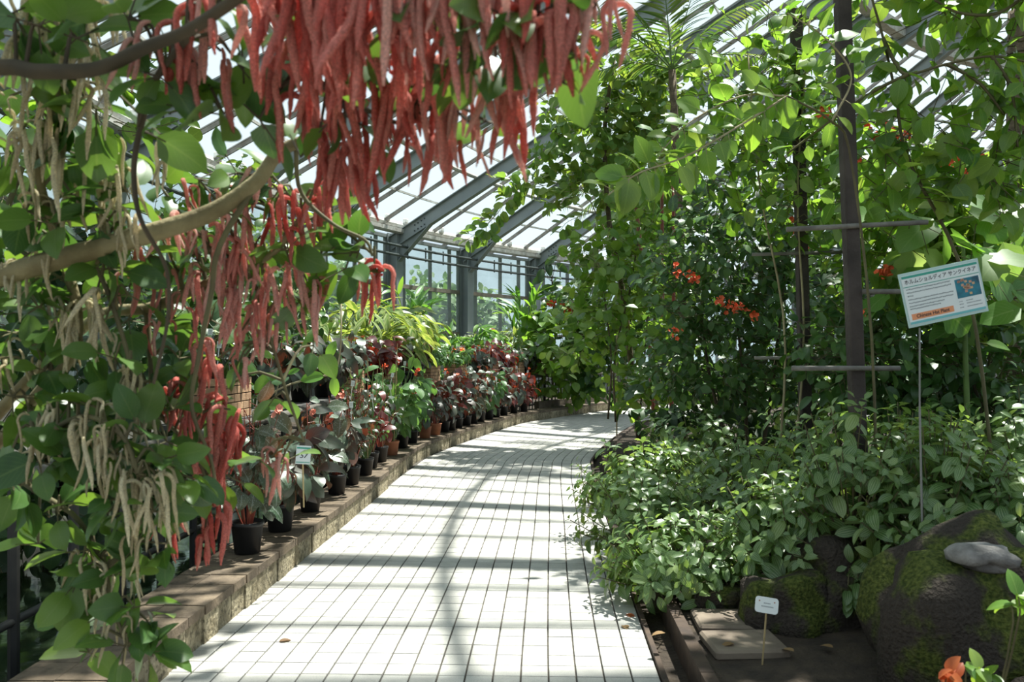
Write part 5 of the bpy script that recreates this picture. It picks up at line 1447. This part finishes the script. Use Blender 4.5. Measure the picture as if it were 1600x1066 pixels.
vine(pl, [at(1230, 150, 4.2), at(1160, 150, 4.1), at(1080, 190, 4.0), at(1030, 240, 3.9)], 16, ('ovate', 'heart'), (.09, .14), face=(0, -.6, .8), hang=.3)
vine(pl, [at(1300, 190, 4.3), at(1330, 120, 4.3), at(1290, 60, 4.3), at(1230, 20, 4.3)], 18, ('ovate', 'heart'), (.09, .14), hang=.4)
pl.done()
pl = Plant('arching_climber', 'arching climber with bare looping stems at the upper right', 'vine', (2.9, 4.9, .1), LM['bright'], CG, 84, cap=300, minpx=9, twig=MAT['twig'])
for pts, n_ in (([(2.9, 4.9, .1), (2.7, 4.9, 1.8), at(1420, 250, 4.8), at(1400, 150, 4.8), at(1380, 60, 4.8), at(1360, -10, 4.8)], 22), ([at(1380, 60, 4.8), at(1400, 100, 4.7), at(1420, 116, 4.6), at(1480, 100, 4.6), at(1550, 88, 4.6), at(1620, 100, 4.6)], 22),
                ([at(1420, 116, 4.6), at(1370, 140, 4.7), at(1310, 180, 4.8), at(1230, 240, 4.9)], 16), ([at(1620, -20, 4.6), at(1560, 20, 4.6), at(1500, 20, 4.6), at(1460, 0, 4.6)], 20), ([at(1550, 88, 4.6), at(1580, 140, 4.6), at(1590, 230, 4.6)], 18), ([at(1480, 100, 4.6), at(1530, 130, 4.6), at(1570, 180, 4.6)], 12)):
    vine(pl, pts, n_, ('heart', 'ovate', 'ovate2'), (.09, .15), twigmat=MAT['twig'], r=(.011, .006), hang=.7)
for px, py, rx, ry, n_ in ((1570, 180, 40, 60, 50), (1430, 210, 90, 50, 90), (1530, 250, 80, 60, 110), (1380, 280, 60, 50, 60), (1590, 60, 30, 60, 40), (1490, 20, 60, 25, 26)):
    c, r = E(px, py, 4.9, rx, ry, .35); cloud(pl, c, r, n_, ('heart', 'ovate', 'ovate2'), (.1, .16), shell=.3)
# unseen crown and its branch, put in overhead to darken the rocks
pl.stem(spline([at(1360, -10, 4.8), (2.4, 4.7, 3.8), (2.8, 4.7, 4.0)], 8), [.01, .006], MAT['twig'])
cloud(pl, (2.95, 4.75, 4.0), (.95, .8, .22), 460, ('heart', 'ovate', 'ovate2'), (.16, .24), shell=.1)
pl.done()
pl = None
pl = Plant('chinese_hat_shrub', 'orange-flowered shrub in sun behind the sign at the right', 'shrub', (3.6, 6.8, .1), LM['climb'], CG, 85, cap=300, minpx=8)
for px, py, rx, ry, n_ in ((1420, 300, 110, 70, 420), (1540, 330, 90, 80, 420), (1400, 400, 90, 80, 420), (1520, 440, 100, 80, 420)):
    c, r = E(px, py, 6.9, rx, ry, .5); cloud(pl, c, r, n_, ('ovate', 'heart', 'ovate2'), (.1, .17), shell=.3)
for pts in ([(3.6, 6.8, .1), (3.5, 6.8, 1.2), (3.4, 6.8, 2.8)], [(3.7, 6.8, .1), (3.9, 6.8, 1.4), (4.0, 6.8, 2.7)]): pl.stem(spline(pts, 10), [.02, .007], MAT['twig'])
for px, py in ((1345, 178), (1365, 195), (1375, 212), (1390, 205), (1410, 215), (1425, 210), (1440, 210), (1385, 225), (1340, 255), (1375, 275), (1360, 270), (1530, 255), (1545, 262), (1490, 255), (1290, 175), (1375, 425), (1385, 420), (1350, 490), (1520, 265), (1475, 255)):
    flowers(pl, at(px, py, 6.1), 9, .06, .026, MAT['fl_orange'])
pl.done()
pl = Plant('lobed_leaf_plant', 'plant with large lobed pale leaves behind the sign', 'plant', (3.3, 5.95, .1), LM['lobed'], CG, 86, cap=300, minpx=8)
for px, py, rx, ry, n_ in ((1420, 365, 60, 45, 16), (1505, 385, 70, 60, 24), (1575, 360, 40, 45, 14), (1560, 450, 40, 40, 8)):
    c, r = E(px, py, 5.9, rx, ry, .3); cloud(pl, c, r, n_, ('lobed', 'lobed', 'heart'), (.22, .34), shell=.3, face=(0, -.6, .8))
pl.stem(spline([(3.3, 5.95, .1), (3.25, 5.95, 1.2), (3.2, 5.9, 2.3)], 8), [.03, .012], MAT['stem_green'])
pl.done()
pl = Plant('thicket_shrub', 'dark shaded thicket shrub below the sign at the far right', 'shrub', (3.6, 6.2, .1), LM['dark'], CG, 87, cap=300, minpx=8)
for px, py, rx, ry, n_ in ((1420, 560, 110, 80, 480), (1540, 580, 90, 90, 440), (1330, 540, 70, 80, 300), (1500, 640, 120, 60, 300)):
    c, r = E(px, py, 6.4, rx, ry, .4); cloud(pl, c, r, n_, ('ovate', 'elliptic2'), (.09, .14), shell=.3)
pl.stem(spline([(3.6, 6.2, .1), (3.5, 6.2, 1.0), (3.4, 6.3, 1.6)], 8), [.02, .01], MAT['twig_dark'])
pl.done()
# dense backdrop shrubs of the inner bed
shrub('backdrop_shrub', 'tall dark shrub closing the view behind the orange-flowered thicket', 'shrub', B(4.5, 11.5), 'deep', 'shrubs of the inner bed', 88, [((3.2, 11.5, 2.0), (1.3, .6, 2.0), 900, ('ovate', 'heart'), (.14, .24), dict(shell=.2)), ((5.2, 11.5, 2.2), (1.6, .6, 2.2), 900, ('ovate', 'heart'), (.14, .24), dict(shell=.2))], [([(4.5, 11.5, .1), (4.4, 11.5, 2), (4.2, 11.5, 3.6)], [.05, .015])])
shrub('backdrop_shrub', 'broad backlit shrub behind the sign at the right edge', 'shrub', B(6.6, 10.5), 'dark', 'shrubs of the inner bed', 89, [((6.2, 10.5, 2.2), (1.5, .6, 2.0), 900, ('ovate', 'heart'), (.14, .24), dict(shell=.2))], [([(6.6, 10.5, .1), (6.4, 10.5, 2), (6.2, 10.5, 3.4)], [.05, .015])])

shrub('backdrop_shrub', 'low dark shrub closing the gap behind the ribbed-leaf thicket', 'shrub', B(3.0, 9.7), 'deep', 'shrubs of the inner bed', 94, [((3.4, 9.7, .7), (1.6, .4, .75), 700, ('ovate', 'heart'), (.12, .2), dict(shell=.2)), ((2.1, 9.9, .6), (.8, .4, .65), 300, ('ovate', 'heart'), (.12, .2), dict(shell=.2)), ((5.2, 9.4, .8), (1.2, .4, .85), 400, ('ovate', 'heart'), (.12, .2), dict(shell=.2))])

# centre: thin trunks wrapped in a round-leaved climber
VG = 'climbers on the thin trunks'
pl = Plant('round_leaved_climber', 'round-leaved climber smothering the thin trunks beneath the palm', 'vine', (1.75, 13.4, .1), LM['round'], VG, 91, cap=300, minpx=5, twig=MAT['twig_pale'])
pl.stem(spline([(2.05, 13.4, .1), at(985, 560, 13.4), at(975, 470, 13.4), at(962, 400, 13.4), at(950, 330, 13.4), at(945, 200, 13.4), at(960, 90, 13.4)], 20), [.05, .045, .03], MAT['bark'], 8, 'trunk')
for px, py, rx, ry, n_ in ((930, 170, 80, 70, 330), (1010, 150, 70, 60, 260), (960, 90, 90, 50, 200), (900, 240, 70, 60, 260), (1000, 240, 70, 60, 240), (1050, 120, 50, 40, 140), (940, 300, 90, 40, 160)):
    c, r = E(px, py, 13.4, rx, ry, .6); cloud(pl, c, r, n_, ('round', 'round2', 'heart'), (.12, .2), shell=.3)
pl.done()
pl = Plant('round_leaved_climber', 'strand of round-leaved climber trailing left along the roof beams', 'vine', (1.3, 13.9, .1), LM['round'], VG, 92, cap=300, minpx=5, twig=MAT['twig_pale'])
pl.stem(spline([(1.75, 13.9, .1), at(960, 420, 13.9), at(930, 330, 13.9), at(900, 280, 13.9)], 12), [.012, .008], MAT['twig_pale'])
for pts, n_ in (([at(900, 280, 13.9), at(850, 290, 13.7), at(800, 300, 13.6), at(780, 330, 13.5), at(750, 360, 13.5), at(725, 378, 13.5)], 60), ([at(850, 290, 13.7), at(810, 280, 13.6), at(775, 285, 13.6)], 26), ([at(930, 330, 13.9), at(890, 345, 13.8), at(875, 360, 13.8)], 14), ([at(780, 330, 13.5), at(760, 355, 13.5), at(765, 370, 13.5)], 14)):
    vine(pl, pts, n_, ('round', 'round2'), (.13, .19), spread=.14, hang=.6)
pl.done()
pl = Plant('round_leaved_climber', 'lower curtain of round leaves around the trunk foot at the bend', 'vine', (1.95, 12.7, .1), LM['climb'], VG, 93, cap=300, minpx=5, twig=MAT['twig_pale'])
for px, py, rx, ry, n_ in ((960, 440, 70, 60, 260), (930, 400, 50, 40, 120), (1010, 400, 60, 60, 200), (985, 520, 80, 60, 260), (1040, 560, 50, 60, 200), (910, 520, 40, 60, 130), (1000, 610, 50, 30, 120)):
    c, r = E(px, py, 12.8, rx, ry, .5); cloud(pl, c, r, n_, ('round', 'heart', 'ovate'), (.12, .2), shell=.3)
for pts in ([at(962, 660, 12.5), at(960, 560, 12.6), at(985, 450, 12.8), at(1000, 350, 12.8)], [at(950, 655, 12.6), at(955, 560, 12.6), at(940, 430, 12.8)], [at(1000, 650, 12.6), at(1010, 520, 12.8), at(1020, 380, 12.8)]):
    pl.stem(spline(pts, 12), [.016, .01], MAT['bark'])
pl.done()

shrub('bend_tree', 'leafy tree rising beyond the bend behind the red canes', 'tree', B(3.3, 19.2), 'climb', 'trees beyond the bend', 95, [((3.15, 19.0, 5.0), (.95, 1.8, 1.2), 1100, ('ovate', 'heart', 'round'), (.2, .32), dict(shell=.2)), ((3.3, 19.4, 3.2), (1.0, 1.2, 1.0), 600, ('ovate', 'heart'), (.2, .32), dict(shell=.2))], [([(3.3, 19.2, .1), (3.3, 19.2, 2.5), (3.2, 19.1, 5.0)], [.07, .03])], minpx=6)

# palms
def frond(root, p0, d0, length, nl, lsize, droop, rng, mat):
    d0 = norm(d0); side = norm(cross(d0, (0, 0, 1)))
    P = [np.array(p0, float)]
    d = d0.copy()
    for i in range(14):
        P.append(P[-1] + d * length / 14); d = norm(d + np.array((0, 0, -droop / 14)))
    P = np.array(P)
    o = MB().tube(P, [.014, .004], 5).build('frond', MAT['stem_green'], root, True)
    for i in range(nl):
        u = 2.5 + 11 * i / nl; k = min(13, int(u)); q = P[k] + (P[k + 1] - P[k]) * (u - k); t = norm(P[k + 1] - P[k])
        for sd in (-1, 1):
            s_ = norm(cross(t, (0, 0, 1))) * sd
            dd = norm(s_ + t * .75 + np.array((0, 0, -.15)) + rvec(rng) * .1)
            link('leaflet', leaf_mesh('leaflet', mat), o, mat4(q, dd, cross(dd, t) * sd + np.array((0, 0, .6)), lsize * (1 - .5 * abs(i / nl - .35)) * rng.uniform(.9, 1.1)))
def palm(label, base, crown, specs, trunk_mat, r, seed, lsize, extra=()):
    t = thing('palm', base, label, 'palm', 'palms beyond the bend')
    MB().tube(spline([base, (np.array(base) + crown) / 2 + np.array((.05, 0, 0)), crown], 10), [r, r * .8], 8).build('trunk', MAT[trunk_mat], t, True)
    for e in extra: MB().tube(spline(e, 8), [r, r * .7], 8).build('cane', MAT[trunk_mat], t, True)
    rng = random.Random(seed)
    for (dx, dy, dz), L, nl, dr in specs: frond(t, crown, (dx, dy, dz), L, nl, lsize, dr, rng, LM['palm'])
c = at(1050, 110, 12.4)
palm('feather palm with arching fronds against the roof glass', (2.55, 12.4, .1), c, [((.7, -.2, 1), 1.7, 22, 1.0), ((-.5, 0, 1), 1.7, 22, .9), ((1.0, .1, .55), 1.7, 22, .9), ((-.15, -.3, 1.2), 1.6, 22, .8), ((-1, 0, .4), 1.5, 20, 1.2), ((.3, .2, 1.3), 1.6, 20, .6), ((-.8, -.2, .8), 1.6, 20, .9)], 'bark', .07, 5, .55)
c = at(990, 290, 15.2)
palm('small clumping palm with red canes behind the climber', (2.6, 15.2, .1), c, [((-1, -.2, .35), 1.5, 20, 1.5), ((-.8, 0, -.1), 1.3, 20, 1.0), ((.6, -.2, .6), 1.5, 20, 1.6), ((-.3, -.3, .8), 1.4, 20, 1.5), ((1, 0, .2), 1.3, 18, 1.4)], 'stem_red', .04, 6, .42, extra=[[(2.75, 15.2, .1), (2.75, 15.2, 2), at(1034, 262, 15.2)], [(2.9, 15.2, .1), (2.95, 15.2, 2), at(1052, 280, 15.2)]])
t = thing('bare_palm', (6.3, 10.0, .1), 'rough brown palm trunk at the upper right edge', 'palm')
MB().tube(spline([(6.15, 10.0, .1), (6.1, 10, 3), (6.12, 10, 5.6)], 16), [.16, .14], 12).build('bole', MAT['bark'], t, True)
for i in range(16): MB().tube([(6.13 + .155 * math.cos(a), 10 + .155 * math.sin(a), .6 + i * .32) for a in np.linspace(0, 6.28, 14)], .012, 5).build('ring_scar', MAT['twig_dark'], t, True)

# ------------------------------------------------------------------ trees outside the glass
def tree(label, rho, deg, h, seed):
    b = ring(rho, deg, -.05); rng = random.Random(seed)
    pl = Plant('garden_tree', label, 'tree', b, LM['tree'], 'trees outside the glass', seed, cap=0, twig=MAT['bark'])
    pl.stem(spline([b, b + np.array((.1, 0, h * .4)), b + np.array((0, .1, h * .7))], 8), [.14, .05], MAT['bark'], 8, 'trunk')
    for i in range(7):
        c = b + np.array((rng.uniform(-1.2, 1.2), rng.uniform(-1.2, 1.2), h * rng.uniform(.35, .85)))
        cloud(pl, c, (1.2, 1.2, 1.0), 380, ('ovate', 'heart'), (.24, .4), shell=.3, twigs=False)
    pl.done()
T_ = [(29, 14, 5.2, 'leftmost'), (30, 22, 4.6, 'second'), (28.5, 29, 4.9, 'third'), (30, 35, 4.4, 'fourth'), (29, 41, 3.6, 'fifth'), (31, 48, 3.4, 'sixth')]
for i, (rho, dg_, h, w_) in enumerate(T_):
    tree('%s garden tree seen pale through the outer glass wall' % w_, rho, dg_, h, 200 + i)
tag(MB().box((9, 14, -.19), (160, 160, .04)).build('lawn', MAT['outside_ground']), 'green lawn outside the glasshouse', 'lawn', kind='structure')
